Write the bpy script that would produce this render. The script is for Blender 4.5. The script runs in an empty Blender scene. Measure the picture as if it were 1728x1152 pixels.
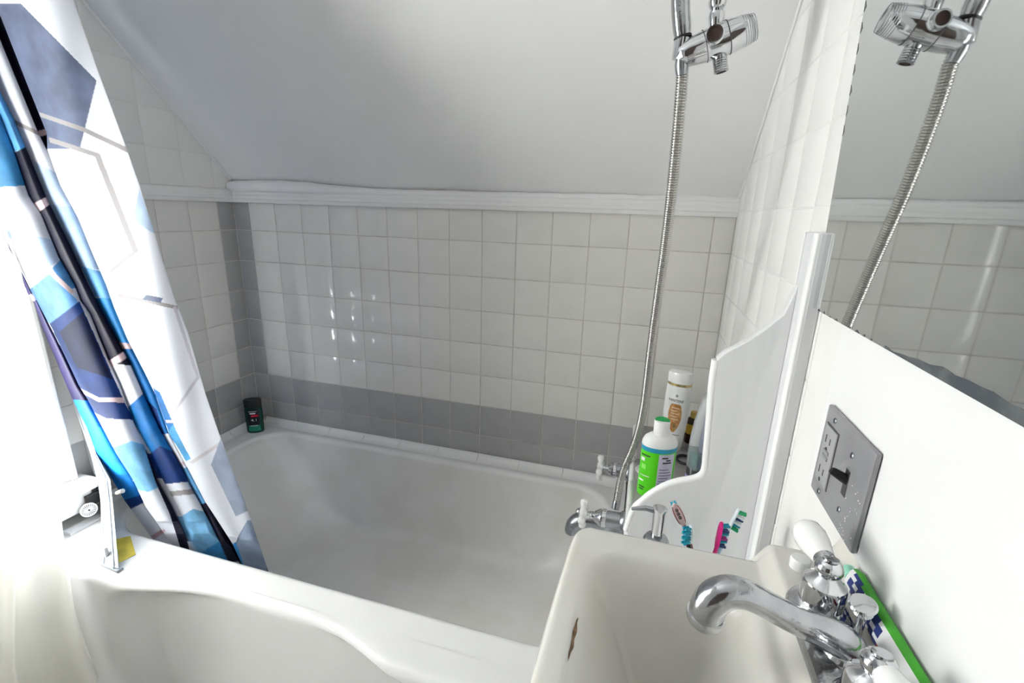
import bpy, bmesh, math, random
from mathutils import Vector, Matrix, noise
random.seed(7)
scene = bpy.context.scene
COL = scene.collection
PI = math.pi

# ------------------------------------------------------------------ camera
Z0 = 0.56                                   # height of the joint between white and grey tiles
CAM = Vector((1.4433, -1.3927, 0.6419 + Z0))
YAW, PITCH, ROLL, FPX = -0.2737, -0.2712, 0.0307, 786.038
fwd = Vector((math.sin(YAW)*math.cos(PITCH), math.cos(YAW)*math.cos(PITCH), math.sin(PITCH)))
rgt = Vector((math.cos(YAW), -math.sin(YAW), 0))
upv = rgt.cross(fwd)
r2 = math.cos(ROLL)*rgt + math.sin(ROLL)*upv
u2 = -math.sin(ROLL)*rgt + math.cos(ROLL)*upv
cd = bpy.data.cameras.new('camera')
cd.sensor_width = 36.0
cd.lens = FPX/1728*36
cd.clip_start = 0.02
co = bpy.data.objects.new('camera', cd)
COL.objects.link(co)
co.matrix_world = Matrix(((r2.x, u2.x, -fwd.x, CAM.x), (r2.y, u2.y, -fwd.y, CAM.y), (r2.z, u2.z, -fwd.z, CAM.z), (0, 0, 0, 1)))
scene.camera = co

def at(px, py, axis, val):                  # where the sight line of a photo point meets a plane of the room
    d = fwd + r2*((px-864)/FPX) - u2*((py-576)/FPX)
    t = (val - CAM[axis])/d[axis]
    return CAM + d*t

# ------------------------------------------------------------------ light
scene.view_settings.view_transform = 'Standard'
scene.view_settings.look = 'None'
scene.view_settings.gamma = 1
scene.view_settings.exposure = 1.02
w = bpy.data.worlds.new('world'); scene.world = w
w.use_nodes = True
w.node_tree.nodes['Background'].inputs[0].default_value = (0.93, 0.97, 1.0, 1)
w.node_tree.nodes['Background'].inputs[1].default_value = 2.0
def area(name, loc, rot, sx, sy, power, col=(1, 1, 1)):
    l = bpy.data.lights.new(name, 'AREA'); l.shape = 'RECTANGLE'
    l.size = sx; l.size_y = sy; l.energy = power; l.color = col
    o = bpy.data.objects.new(name, l); COL.objects.link(o)
    o.location = loc; o.rotation_euler = rot
    return o
area('window_left_offscreen', (-0.16, -1.015, 1.10), (0, -PI/2, 0), 1.25, 0.57, 60, (0.96, 0.98, 1.0))

# ------------------------------------------------------------------ materials
def mat(name, col, rough=0.5, metal=0.0, var=0.0, vscale=8.0, bump=0.0, bscale=60.0, col2=None, spec=0.5, coat=0.0, trans=0.0, ior=1.45, stretch=None):
    m = bpy.data.materials.new(name); m.use_nodes = True
    nt = m.node_tree; b = nt.nodes['Principled BSDF']
    b.inputs['Base Color'].default_value = (*col, 1)
    b.inputs['Roughness'].default_value = rough
    b.inputs['Metallic'].default_value = metal
    b.inputs['Specular IOR Level'].default_value = spec
    b.inputs['Coat Weight'].default_value = coat
    b.inputs['Transmission Weight'].default_value = trans
    b.inputs['IOR'].default_value = ior
    tc = nt.nodes.new('ShaderNodeTexCoord')
    src = tc.outputs['Object']
    if stretch:
        mp = nt.nodes.new('ShaderNodeMapping'); mp.inputs['Scale'].default_value = stretch
        nt.links.new(src, mp.inputs['Vector']); src = mp.outputs['Vector']
    if var > 0 or col2:
        n = nt.nodes.new('ShaderNodeTexNoise'); n.inputs['Scale'].default_value = vscale; n.inputs['Detail'].default_value = 5
        nt.links.new(src, n.inputs['Vector'])
        mx = nt.nodes.new('ShaderNodeMix'); mx.data_type = 'RGBA'
        c2 = col2 if col2 else tuple(max(0, c*(1-var)) for c in col)
        mx.inputs[6].default_value = (*col, 1); mx.inputs[7].default_value = (*c2, 1)
        rp = nt.nodes.new('ShaderNodeMapRange'); rp.inputs[1].default_value = 0.42; rp.inputs[2].default_value = 0.68
        nt.links.new(n.outputs['Fac'], rp.inputs[0]); nt.links.new(rp.outputs[0], mx.inputs[0])
        nt.links.new(mx.outputs[2], b.inputs['Base Color'])
    if bump > 0:
        n2 = nt.nodes.new('ShaderNodeTexNoise'); n2.inputs['Scale'].default_value = bscale; n2.inputs['Detail'].default_value = 3
        nt.links.new(src, n2.inputs['Vector'])
        bp = nt.nodes.new('ShaderNodeBump'); bp.inputs['Strength'].default_value = bump; bp.inputs['Distance'].default_value = 0.01
        nt.links.new(n2.outputs['Fac'], bp.inputs['Height']); nt.links.new(bp.outputs[0], b.inputs['Normal'])
    return m
def srgb(r, g, b):
    f = lambda c: ((c/255+0.055)/1.055)**2.4 if c > 10 else c/255/12.92
    return (f(r), f(g), f(b))
M = {}
M['tile_white'] = mat('glazed_white_tile', (0.735, 0.72, 0.695), 0.10, var=0.04, vscale=9, bump=0.003, bscale=14)
M['tile_grey'] = mat('glazed_grey_tile', (0.39, 0.39, 0.395), 0.14, var=0.08, vscale=9, bump=0.003, bscale=14)
M['tile_ledge'] = mat('ledge_grey_tile', (0.33, 0.31, 0.315), 0.2, var=0.12, vscale=14)
M['tile_painted'] = mat('painted_tile', (0.79, 0.785, 0.765), 0.32, var=0.03, vscale=6, bump=0.03, bscale=40)
M['grout'] = mat('grout', (0.60, 0.57, 0.53), 0.9, var=0.2, vscale=30)
M['grout_white'] = mat('painted_grout', (0.74, 0.735, 0.715), 0.6)
M['paint'] = mat('white_wall_paint', (0.79, 0.79, 0.785), 0.55, var=0.02, vscale=5, bump=0.03, bscale=30)
M['plaster'] = mat('ceiling_plaster', (0.82, 0.82, 0.825), 0.6, var=0.04, vscale=3, bump=0.05, bscale=9)
M['post_grey'] = mat('pale_grey_post', (0.66, 0.665, 0.68), 0.35)
M['board'] = mat('smooth_white_board', (0.79, 0.79, 0.79), 0.38, var=0.015, vscale=4)
M['cream'] = mat('cream_wall_paint', (0.785, 0.78, 0.755), 0.5, var=0.04, vscale=12)
M['gloss_white'] = mat('gloss_trim_paint', (0.80, 0.80, 0.795), 0.28, var=0.02, vscale=20, bump=0.02, bscale=50)
M['enamel'] = mat('tub_enamel', (0.775, 0.775, 0.77), 0.13, var=0.03, vscale=5, coat=0.4)
M['enamel_in'] = mat('worn_tub_enamel', (0.75, 0.745, 0.735), 0.28, col2=(0.69, 0.67, 0.645), vscale=6)
M['porcelain'] = mat('sink_porcelain', (0.70, 0.69, 0.65), 0.16, col2=(0.65, 0.62, 0.57), vscale=9, coat=0.3)
M['porcelain_white'] = mat('white_porcelain', (0.84, 0.84, 0.83), 0.1, coat=0.5)
M['chrome'] = mat('chrome', (0.68, 0.69, 0.71), 0.07, 1.0, bump=0.01, bscale=30)
M['chrome_worn'] = mat('worn_chrome', (0.52, 0.53, 0.55), 0.15, 1.0, var=0.25, vscale=40, bump=0.05, bscale=120)
M['chrome_dull'] = mat('dull_chrome', (0.42, 0.44, 0.47), 0.27, 1.0, var=0.2, vscale=30)
M['hose'] = mat('braided_hose_metal', (0.50, 0.49, 0.47), 0.24, 1.0)
M['hole'] = mat('dark_bore_shade', (0.05, 0.025, 0.02), 0.6)  # dark brown discs: shade inside the outlets put into the colour
M['black'] = mat('black_plastic', (0.012, 0.012, 0.014), 0.35)
M['black_rubber'] = mat('black_rubber', (0.015, 0.013, 0.02), 0.5)
M['steel'] = mat('painted_steel_plate', (0.32, 0.32, 0.335), 0.36, 0.35, var=0.1, vscale=25)
M['steel_dark'] = mat('grey_receptacle', (0.36, 0.36, 0.375), 0.4, 0.1)
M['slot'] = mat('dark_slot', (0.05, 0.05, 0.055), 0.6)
M['plastic_grey'] = mat('grey_guard_plastic', (0.40, 0.42, 0.45), 0.4)
M['plastic_white'] = mat('white_plastic', (0.82, 0.82, 0.82), 0.3)
M['rust'] = mat('rusty_chip', (0.05, 0.03, 0.02), 0.8, col2=(0.25, 0.15, 0.08), vscale=60)
M['mirror_back'] = mat('desilvered_edge', (0.06, 0.07, 0.08), 0.4, col2=(0.14, 0.15, 0.15), vscale=40)
M['mirror'] = mat('mirror_silver', (0.80, 0.825, 0.82), 0.025, 1.0)
M['floor'] = mat('floor_vinyl', (0.70, 0.69, 0.67), 0.4, var=0.2, vscale=10)
M['door'] = mat('door_wood', (0.06, 0.035, 0.025), 0.45, var=0.3, vscale=6, stretch=(8, 8, 1))
M['yellow'] = mat('yellow_tape', (0.70, 0.56, 0.07), 0.5, var=0.25, vscale=30)

def tint(name, rgb, rough=0.35, **k):
    if name not in M: M[name] = mat(name, srgb(*rgb), rough, **k)
    return M[name]

# ------------------------------------------------------------------ helpers
def wloc(o):
    v = Vector((0, 0, 0))
    while o: v = v + Vector(o.location); o = o.parent
    return v
def tag(o, label=None, cat=None, group=None, kind=None):
    if label: o['label'] = label
    if cat: o['category'] = cat
    if group: o['group'] = group
    if kind: o['kind'] = kind
    return o
def thing(name, label, cat, loc, group=None):
    o = bpy.data.objects.new(name, None); COL.objects.link(o); o.location = loc
    o.empty_display_size = 0.02
    return tag(o, label, cat, group)
def obj(name, bm, m, parent=None, smooth=False, origin=None, angle=None):
    if isinstance(bm, bpy.types.Mesh): me = bm
    else:
        bmesh.ops.recalc_face_normals(bm, faces=bm.faces[:])
        me = bpy.data.meshes.new(name); bm.to_mesh(me); bm.free()
    base = wloc(parent) if parent else Vector((0, 0, 0))
    org = Vector(origin) if origin is not None else base
    me.transform(Matrix.Translation(-org))
    for mm in (m if isinstance(m, (list, tuple)) else [m]):
        me.materials.append(M[mm] if isinstance(mm, str) else mm)
    o = bpy.data.objects.new(name, me); COL.objects.link(o)
    if parent: o.parent = parent
    o.location = org - base
    if smooth:
        for p in me.polygons: p.use_smooth = True
        me.set_sharp_from_angle(angle=math.radians(angle or 40))
    return o
def box(bm, x0, x1, y0, y1, z0, z1, bev=0.0, seg=2, mx=None):
    r = bmesh.ops.create_cube(bm, size=1)
    vs = r['verts']
    sx, sy, sz = abs(x1-x0), abs(y1-y0), abs(z1-z0)
    for v in vs:
        v.co = Vector((v.co.x*sx+(x0+x1)/2, v.co.y*sy+(y0+y1)/2, v.co.z*sz+(z0+z1)/2))
    if bev > 0:
        es = list({e for v in vs for e in v.link_edges})
        g = bmesh.ops.bevel(bm, geom=es, offset=min(bev, 0.49*min(sx, sy, sz)), segments=seg, profile=0.5, affect='EDGES')
        vs = list({v for f in g['faces'] for v in f.verts} | {v for v in vs if v.is_valid})
    if mx is not None:
        for v in vs: v.co = mx @ v.co
    return bm
def B(*a, **k): return box(bmesh.new(), *a, **k)
def frame(d):
    d = Vector(d).normalized()
    h = Vector((0, 0, 1)) if abs(d.z) < 0.9 else Vector((1, 0, 0))
    a = d.cross(h).normalized(); b = d.cross(a).normalized()
    return a, b, d
def lathe(bm, p, d, prof, n=28, sx=1.0, sy=1.0, xaxis=None, cap=True):
    p = Vector(p); a, b, d = frame(d)
    if xaxis is not None:
        a = Vector(xaxis); a = (a - d*a.dot(d)).normalized(); b = d.cross(a)
    rings = []
    for pr in prof:
        r, h = pr[0], pr[1]
        ax = pr[2] if len(pr) > 2 else sx; ay = pr[3] if len(pr) > 3 else sy
        rings.append([bm.verts.new(p + d*h + a*(r*ax*math.cos(2*PI*i/n)) + b*(r*ay*math.sin(2*PI*i/n))) for i in range(n)])
    for q in range(len(rings)-1):
        for i in range(n):
            j = (i+1) % n
            bm.faces.new((rings[q][i], rings[q][j], rings[q+1][j], rings[q+1][i]))
    if cap:
        bm.faces.new(rings[0][::-1]); bm.faces.new(rings[-1])
    return bm
def L(*a, **k): return lathe(bmesh.new(), *a, **k)
def smoothpath(pts, n):
    pts = [Vector(p) for p in pts]
    P = [pts[0]*2-pts[1]] + pts + [pts[-1]*2-pts[-2]]
    out = []
    for i in range(1, len(P)-2):
        for k in range(n):
            t = k/n
            a, b, c, d = P[i-1], P[i], P[i+1], P[i+2]
            out.append(0.5*((2*b) + (c-a)*t + (2*a-5*b+4*c-d)*t*t + (3*b-a-3*c+d)*t**3))
    out.append(pts[-1]); return out
def tube(bm, pts, rad, n=14, cap=True, flat=1.0, up=None):
    pts = [Vector(p) for p in pts]
    if not isinstance(rad, (list, tuple)): rad = [rad]*len(pts)
    rings = []; pa = None
    for i, p in enumerate(pts):
        t = (pts[min(i+1, len(pts)-1)] - pts[max(i-1, 0)]).normalized()
        if pa is None:
            a = Vector(up) if up else frame(t)[0]
        else: a = pa
        a = (a - t*a.dot(t)).normalized(); pa = a; b = t.cross(a)
        rings.append([bm.verts.new(p + a*(rad[i]*math.cos(2*PI*k/n)) + b*(rad[i]*flat*math.sin(2*PI*k/n))) for k in range(n)])
    for q in range(len(rings)-1):
        for k in range(n):
            j = (k+1) % n
            bm.faces.new((rings[q][k], rings[q][j], rings[q+1][j], rings[q+1][k]))
    if cap:
        bm.faces.new(rings[0][::-1]); bm.faces.new(rings[-1])
    return bm
def T(*a, **k): return tube(bmesh.new(), *a, **k)
def ball(p, r, n=20, m=12, sq=(1, 1, 1)):
    bm = bmesh.new()
    bmesh.ops.create_uvsphere(bm, u_segments=n, v_segments=m, radius=r)
    for v in bm.verts: v.co = Vector((v.co.x*sq[0], v.co.y*sq[1], v.co.z*sq[2])) + Vector(p)
    return bm
def prism(bm, poly, off):
    off = Vector(off); a = [bm.verts.new(Vector(p)) for p in poly]; b = [bm.verts.new(Vector(p)+off) for p in poly]
    n = len(poly)
    bm.faces.new(a); bm.faces.new(b[::-1])
    for i in range(n): bm.faces.new((a[i], b[i], b[(i+1) % n], a[(i+1) % n]))
    return bm
def PR(*a): return prism(bmesh.new(), *a)
def lerp_table(tab, t):
    if t <= tab[0][0]: i = 0
    elif t >= tab[-1][0]: i = len(tab)-2
    else:
        i = 0
        while tab[i+1][0] < t: i += 1
    (a, va), (b, vb) = tab[i], tab[i+1]
    return va + (vb-va)*(t-a)/(b-a)
def sstep(t):
    t = max(0.0, min(1.0, t)); return t*t*(3-2*t)

# ------------------------------------------------------------------ room shell
XR, YF, ZC = 1.66, -2.35, 2.25
TS = 0.11                                  # tile pitch
G = 0.0026                                 # joint width
wall_back = tag(obj('wall_back', B(-0.1, XR+0.1, 0.0012, 0.1, -0.1, 1.36), 'grout'), kind='structure')
bm = bmesh.new()
WY0, WY1, WZ0, WZ1 = -0.705, -1.30, 0.472, 1.78        # window opening
for a in ((0.02, WY0, -0.1, ZC+.1), (WY1, YF-.1, -0.1, ZC+.1), (WY0, WY1, -0.1, WZ0), (WY0, WY1, WZ1, ZC+.1)):
    box(bm, -0.1, -0.0012, a[0], a[1], a[2], a[3])
wall_left = tag(obj('wall_left', bm, 'paint'), kind='structure')
wall_right = tag(obj('wall_right', B(XR+0.0012, XR+0.1, 0.02, YF-.1, -0.1, ZC+.1), 'cream'), kind='structure')
wall_front = tag(obj('wall_front', B(-0.1, XR+0.1, YF-.1, YF, -0.1, ZC+.1), 'paint'), kind='structure')
floor = tag(obj('floor', B(-0.1, XR+0.1, YF-.1, 0.1, -0.1, 0.0), 'floor'), kind='structure')
# sloping ceiling above the tub, then flat
bm = bmesh.new()
ys = -0.90
NX, NY = 24, 24
grid = []
for i in range(NX+1):
    row = []
    for j in range(NY+1):
        u = i/NX; v = j/NY
        x = u*XR; y = 0.004 + (ys-0.004)*v
        zl = 1.285 + (-y)*1.055; zr = 1.245 + (-y)*0.985
        k = zl*(1-u) + zr*u
        k += 0.006*noise.noise(Vector((x*2.5, y*3, 0))) * min(1, 6*u*(1-u))*2
        k = min(k, ZC)
        row.append(bm.verts.new((x, y, k)))
    grid.append(row)
for i in range(NX):
    for j in range(NY): bm.faces.new((grid[i][j], grid[i+1][j], grid[i+1][j+1], grid[i][j+1]))
ex = bmesh.ops.extrude_face_region(bm, geom=bm.faces[:])
for v in [g for g in ex['geom'] if isinstance(g, bmesh.types.BMVert)]: v.co += Vector((0, 0.06, 0.06))
ceil_o = obj('ceiling', bm, 'plaster', smooth=True); tag(ceil_o, kind='structure')
cf = obj('flat_panel', B(0, XR, ys+0.02, YF, ZC-0.07, ZC), 'plaster', ceil_o)
# caulk beads in the corners of the slope
obj('caulk_bead', T([(0.002, -0.002-0.6*i/8, 1.283+0.6*1.055*i/8) for i in range(9)], 0.0042, 8), 'gloss_white', ceil_o, True)
obj('caulk_bead', T([(XR-0.002, -0.002-0.6*i/8, 1.243+0.6*0.985*i/8) for i in range(9)], 0.0030, 8), 'gloss_white', ceil_o, True)
# plaster lip just above the trim
bm = bmesh.new()
tube(bm, [(0.001+XR*i/60, -0.004, 1.249+0.012*math.exp(-((i/60-.1)/.16)**2)+0.0006*math.sin(i*1.7)) for i in range(61)], [0.010+0.012*math.exp(-((i/60-.12)/.18)**2)+0.001*noise.noise(Vector((i*.3, 0, 0))) for i in range(61)], 10)
obj('plaster_lip', bm, 'plaster', ceil_o, True)

# ---- tiles: one object each, children of their wall
tile_cache = {}
def tile_mesh(poly, depth=0.0055, ch=0.0008):
    """poly in local (u,v), faces +w"""
    bm = bmesh.new()
    n = len(poly)
    cx = sum(p[0] for p in poly)/n; cy = sum(p[1] for p in poly)/n
    def inset(d):
        out = []
        for i in range(n):
            p0, p1, p2 = Vector(poly[i-1]), Vector(poly[i]), Vector(poly[(i+1) % n])
            e1 = (p1-p0).normalized(); e2 = (p2-p1).normalized()
            n1 = Vector((-e1.y, e1.x)); n2 = Vector((-e2.y, e2.x))
            k = 1 + n1.dot(n2)
            out.append(p1 + (n1+n2)*(d/max(k, 0.3)))
        return out
    layers = [(0, 0), (0, depth-ch), (ch*0.35, depth-ch*0.35), (ch*1.4, depth)]
    rings = [[bm.verts.new((q[0], q[1], h)) for q in inset(d)] for d, h in layers]
    for a in range(len(rings)-1):
        for i in range(n):
            j = (i+1) % n
            bm.faces.new((rings[a][i], rings[a][j], rings[a+1][j], rings[a+1][i]))
    bm.faces.new(rings[-1])
    bmesh.ops.recalc_face_normals(bm, faces=bm.faces[:])
    me = bpy.data.meshes.new('tile'); bm.to_mesh(me); bm.free()
    for p in me.polygons: p.use_smooth = True
    me.set_sharp_from_angle(angle=math.radians(25))
    return me
def clip(poly, nx, ny, c):                 # keep nx*u+ny*v<=c
    out = []
    for i in range(len(poly)):
        a, b = poly[i], poly[(i+1) % len(poly)]
        da = nx*a[0]+ny*a[1]-c; db = nx*b[0]+ny*b[1]-c
        if da <= 0: out.append(a)
        if da*db < 0:
            t = da/(da-db); out.append((a[0]+(b[0]-a[0])*t, a[1]+(b[1]-a[1])*t))
    return out
def put_tile(parent, basis, org, u0, u1, v0, v1, m, name='tile', clips=(), depth=0.0055, tilt=0.0018):
    u0 += G/2; u1 -= G/2; v0 += G/2; v1 -= G/2
    if u1-u0 < 0.004 or v1-v0 < 0.004: return
    cu, cv = (u0+u1)/2, (v0+v1)/2
    poly = [(u0, v0), (u1, v0), (u1, v1), (u0, v1)]
    for c in clips: poly = clip(poly, *c) if poly else poly
    if len(poly) < 3: return
    ar = abs(sum(poly[i][0]*poly[(i+1) % len(poly)][1]-poly[(i+1) % len(poly)][0]*poly[i][1] for i in range(len(poly))))/2
    if ar < 1.5e-4: return
    poly = [(p[0]-cu, p[1]-cv) for p in poly]
    key = (tuple((round(p[0], 4), round(p[1], 4)) for p in poly), m, depth)
    if key not in tile_cache:
        me = tile_mesh(poly, depth); me.materials.append(M[m]); tile_cache[key] = me
    o = bpy.data.objects.new(name, tile_cache[key]); COL.objects.link(o)
    o.parent = parent
    U, V, W = [Vector(b) for b in basis]
    loc = Vector(org) + U*cu + V*cv - W*depth
    R = Matrix((U, V, W)).transposed().to_4x4() @ Matrix.Rotation(random.gauss(0, tilt), 4, 'X') @ Matrix.Rotation(random.gauss(0, tilt), 4, 'Y')
    o.matrix_local = Matrix.Translation(loc - wloc(parent)) @ R
    return o
def rows(zlo, zhi):                        # horizontal joints between two heights
    rs = [zlo]; k = -6
    while Z0 + k*TS < zhi - 0.012:
        z = Z0 + k*TS
        if z > zlo + 0.012: rs.append(z)
        k += 1
    rs.append(zhi); return list(zip(rs[:-1], rs[1:]))
def colsplit(first, end):
    c = [0.0, first]
    while c[-1] + TS < end - 0.025: c.append(c[-1]+TS)
    c.append(end); return list(zip(c[:-1], c[1:]))
TB, TT = 0.372, 1.212
for ci, (u0, u1) in enumerate(colsplit(0.0656, XR)):
    for (z0, z1) in rows(TB, TT):
        zb = z0
        if u0 >= 1.44 and z1 < 0.575: continue
        if 1.40 < u0 < 1.46 and z0 < 0.55: pass
        g = ci == 0 or z1 <= Z0 + 0.002
        put_tile(wall_back, ((1, 0, 0), (0, 0, 1), (0, -1, 0)), (0, 0, 0), u0, u1, zb, z1, 'tile_grey' if g else 'tile_white')
# left wall: tiled up to the window casing
obj('grout_bed', B(-0.0012, -0.0006, -0.636, 0, 0.30, 1.24), 'grout', wall_left)
for ci, (u0, u1) in enumerate(colsplit(0.0678, 0.636)):
    for (z0, z1) in rows(TB, TT):
        g = ci == 0 or z1 <= Z0 + 0.002
        put_tile(wall_left, ((0, -1, 0), (0, 0, 1), (1, 0, 0)), (0, 0, 0), u0, u1, z0, z1, 'tile_grey' if g else 'tile_white')
# painted tiles on the left wall above the trim, cut by the slope
obj('grout_bed', B(-0.0012, -0.0008, -0.90, 0, 1.24, 2.2), 'grout_white', wall_left)
for ci, (u0, u1) in enumerate(colsplit(0.0678, 0.69)):
    for k in range(9):
        z0 = 1.247 + k*TS
        # z <= 1.285+1.055*u
        put_tile(wall_left, ((0, -1, 0), (0, 0, 1), (1, 0, 0)), (0, 0, 0), u0, u1, z0, z0+TS, 'tile_painted', clips=((-1.055, 1, 1.281),), depth=0.0022, tilt=0.0006)
# painted tiles on the right wall beside the tub
obj('grout_bed', B(XR+0.0008, XR+0.0012, -0.66, 0, 0.5, 2.2), 'grout_white', wall_right)
for ci, (u0, u1) in enumerate(colsplit(0.075, 0.735)):
    for (z0, z1) in rows(0.572, 2.0):
        put_tile(wall_right, ((0, 1, 0), (0, 0, 1), (-1, 0, 0)), (XR, 0, 0), -u1, -u0, z0, z1, 'tile_painted', clips=((0.985, 1, 1.243),) if z1 > 1.2 else (), depth=0.0022, tilt=0.0006)

# trim moulding round the tiled part
def moulding(name, pts_fn, length, n):
    prof = [(0.0, 1.205), (0.011, 1.206), (0.013, 1.210), (0.013, 1.216), (0.016, 1.219), (0.016, 1.228), (0.013, 1.233), (0.013, 1.240), (0.009, 1.247), (0.0, 1.251)]
    bm = bmesh.new(); rings = []
    for i in range(n+1):
        s = length*i/n
        rings.append([bm.verts.new(pts_fn(s, d + 0.0004*noise.noise(Vector((s*6, d*50, z*9))), z + 0.0006*noise.noise(Vector((s*4, 3, 0))))) for d, z in prof])
    for a, b in zip(rings[:-1], rings[1:]):
        for k in range(len(prof)-1): bm.faces.new((a[k], a[k+1], b[k+1], b[k]))
    bm.faces.new(rings[0]); bm.faces.new(rings[-1])
    return tag(obj(name, bm, 'gloss_white', None, True, angle=30), kind='structure')
moulding('trim_1', lambda s, d, z: (s, -d, z), XR, 60)
moulding('trim_2', lambda s, d, z: (d, -s, z), 0.69, 26)

# ---- ledge at the tap end
LX, LZ, LY = 1.456, 0.575, -0.66
ledge = tag(obj('trim_3', B(LX+0.001, XR, LY, 0, 0, LZ-0.0035), 'gloss_white'), kind='structure')
ledge['label'] = 'low tiled ledge boxing in the taps at the end of the tub'
for (u0, u1) in ((0.0125, 0.09), (0.09, 0.204)):
    for k in range(6):
        put_tile(ledge, ((1, 0, 0), (0, 1, 0), (0, 0, 1)), (LX, 0, LZ), u0, u1, -(k+1)*TS, -k*TS, 'tile_ledge')
for k in range(6):
    bm = bmesh.new()
    box(bm, LX-0.001, LX+0.012, -(k+1)*TS+0.0008, -k*TS-0.0008, LZ-0.024, LZ+0.001, 0.006, 3)
    obj('edge_tile', bm, 'gloss_white', ledge, True)
# quarter-round tile strip where the wall meets the tub rim
cove = tag(thing('trim_4', None, None, (0, 0, 0.36)), kind='structure')
def quarter(x0, x1, side):
    bm = bmesh.new(); r = 0.030; rings = []
    for s in (x0+0.0009, x1-0.0009):
        ring = []
        for k in range(7):
            a = PI/2*k/6
            dd, zz = 0.004 + r*(1-math.sin(a))*1.0, 0.361 + 0.019*(1-math.cos(a))
            ring.append((dd, zz))
        ring.append((0.0005, 0.38)); ring.append((0.0005, 0.361))
        rings.append([bm.verts.new((s, -d, z) if side == 'b' else (d, -s, z)) for d, z in ring])
    n = len(rings[0])
    for k in range(n): bm.faces.new((rings[0][k], rings[0][(k+1) % n], rings[1][(k+1) % n], rings[1][k]))
    bm.faces.new(rings[0]); bm.faces.new(rings[1])
    obj('edge_tile', bm, 'gloss_white', cove, True, angle=35)
xs = [0.035]
while xs[-1] < 1.36: xs.append(xs[-1] + random.choice((0.11, 0.15, 0.152, 0.152)))
xs[-1] = 1.452
for a, b in zip(xs[:-1], xs[1:]): quarter(a, b, 'b')
for a, b in ((0.002, 0.15), (0.15, 0.30), (0.30, 0.45), (0.45, 0.60)): quarter(a, b, 'l')

# ---- upright post and boards on the right wall
trim5 = tag(obj('trim_5', B(XR-0.016, XR, -0.727, -0.668, 0, 1.188, 0.002), 'post_grey'), kind='structure')
obj('bead', B(XR-0.0185, XR-0.014, -0.7265, -0.708, 0, 1.188, 0.0015, 2), 'plastic_white', trim5, True)
obj('bead', B(XR-0.018, XR-0.014, -0.672, -0.667, 0, 1.188, 0.0015, 2), 'plastic_white', trim5, True)
obj('wall_board', B(XR-0.004, XR+0.0015, -0.815, -2.0, 0.902, 1.75, 0.0015), 'board', wall_right)
# unseen dark door behind the camera, added for dark reflections in the chrome
door = tag(thing('added_door_1', None, None, (0.95, YF, 0)), kind='structure')
obj('leaf', B(0.40, 1.34, YF, YF+0.04, 0.005, 2.0, 0.004), 'door', door)
for x0, x1 in ((0.48, 0.83), (0.91, 1.26)):
    for z0, z1 in ((0.15, 0.9), (1.05, 1.88)): obj('panel', B(x0, x1, YF+0.038, YF+0.05, z0, z1, 0.008), 'door', door)
for a in ((0.33, 0.40, 0, 2.07), (1.34, 1.41, 0, 2.07), (0.40, 1.34, 2.0, 2.07)): obj('casing', B(a[0], a[1], YF, YF+0.03, a[2], a[3], 0.004), 'gloss_white', door)
obj('knob', L((1.28, YF+0.04, 0.95), (0, 1, 0), [(0.022, 0), (0.022, 0.006), (0.009, 0.01), (0.009, 0.03), (0.02, 0.036), (0.026, 0.05), (0.02, 0.064), (0.004, 0.068)]), 'chrome', door, True)
# ------------------------------------------------------------------ window in the left wall
win = tag(thing('window_1', None, None, (0, -1.0, WZ0)), kind='structure')
for a in ((-0.637, WY0, WZ0, WZ1+0.06), (WY1, WY1-0.065, WZ0, WZ1+0.06), (WY0, WY1, WZ1, WZ1+0.06)):
    obj('casing', B(0, 0.018, a[0], a[1], a[2], a[3], 0.004), 'gloss_white', win)
obj('casing_bead', B(0.016, 0.026, -0.640, -0.655, WZ0, WZ1+0.06, 0.004), 'gloss_white', win)
obj('sill', B(-0.08, 0.075, -0.618, -1.385, 0.448, 0.472, 0.006), 'gloss_white', win)
obj('sill_apron', B(0, 0.066, -0.640, -1.37, 0.398, 0.450, 0.004), 'gloss_white', win)
for a in ((WY0, WY0-0.04, WZ0, WZ1), (WY1+0.04, WY1, WZ0, WZ1), (WY0, WY1, WZ0, WZ0+0.05), (WY0, WY1, WZ1-0.04, WZ1), (WY0, WY1, 1.11, 1.15)):
    obj('sash', B(-0.06, -0.03, a[0], a[1], a[2], a[3], 0.003), 'gloss_white', win)
pg = bpy.data.materials.new('window_glass'); pg.use_nodes = True
nt = pg.node_tree; nt.nodes.remove(nt.nodes['Principled BSDF'])
tr = nt.nodes.new('ShaderNodeBsdfTransparent'); gl = nt.nodes.new('ShaderNodeBsdfGlossy'); gl.inputs['Roughness'].default_value = 0.02
mx = nt.nodes.new('ShaderNodeMixShader'); mx.inputs[0].default_value = 0.07
nt.links.new(tr.outputs[0], mx.inputs[1]); nt.links.new(gl.outputs[0], mx.inputs[2]); nt.links.new(mx.outputs[0], nt.nodes['Material Output'].inputs[0])
for z0, z1 in ((WZ0+0.05, 1.11), (1.15, WZ1-0.04)):
    obj('pane', B(-0.047, -0.043, WY0-0.04, WY1+0.04, z0, z1), pg, win)

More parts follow.
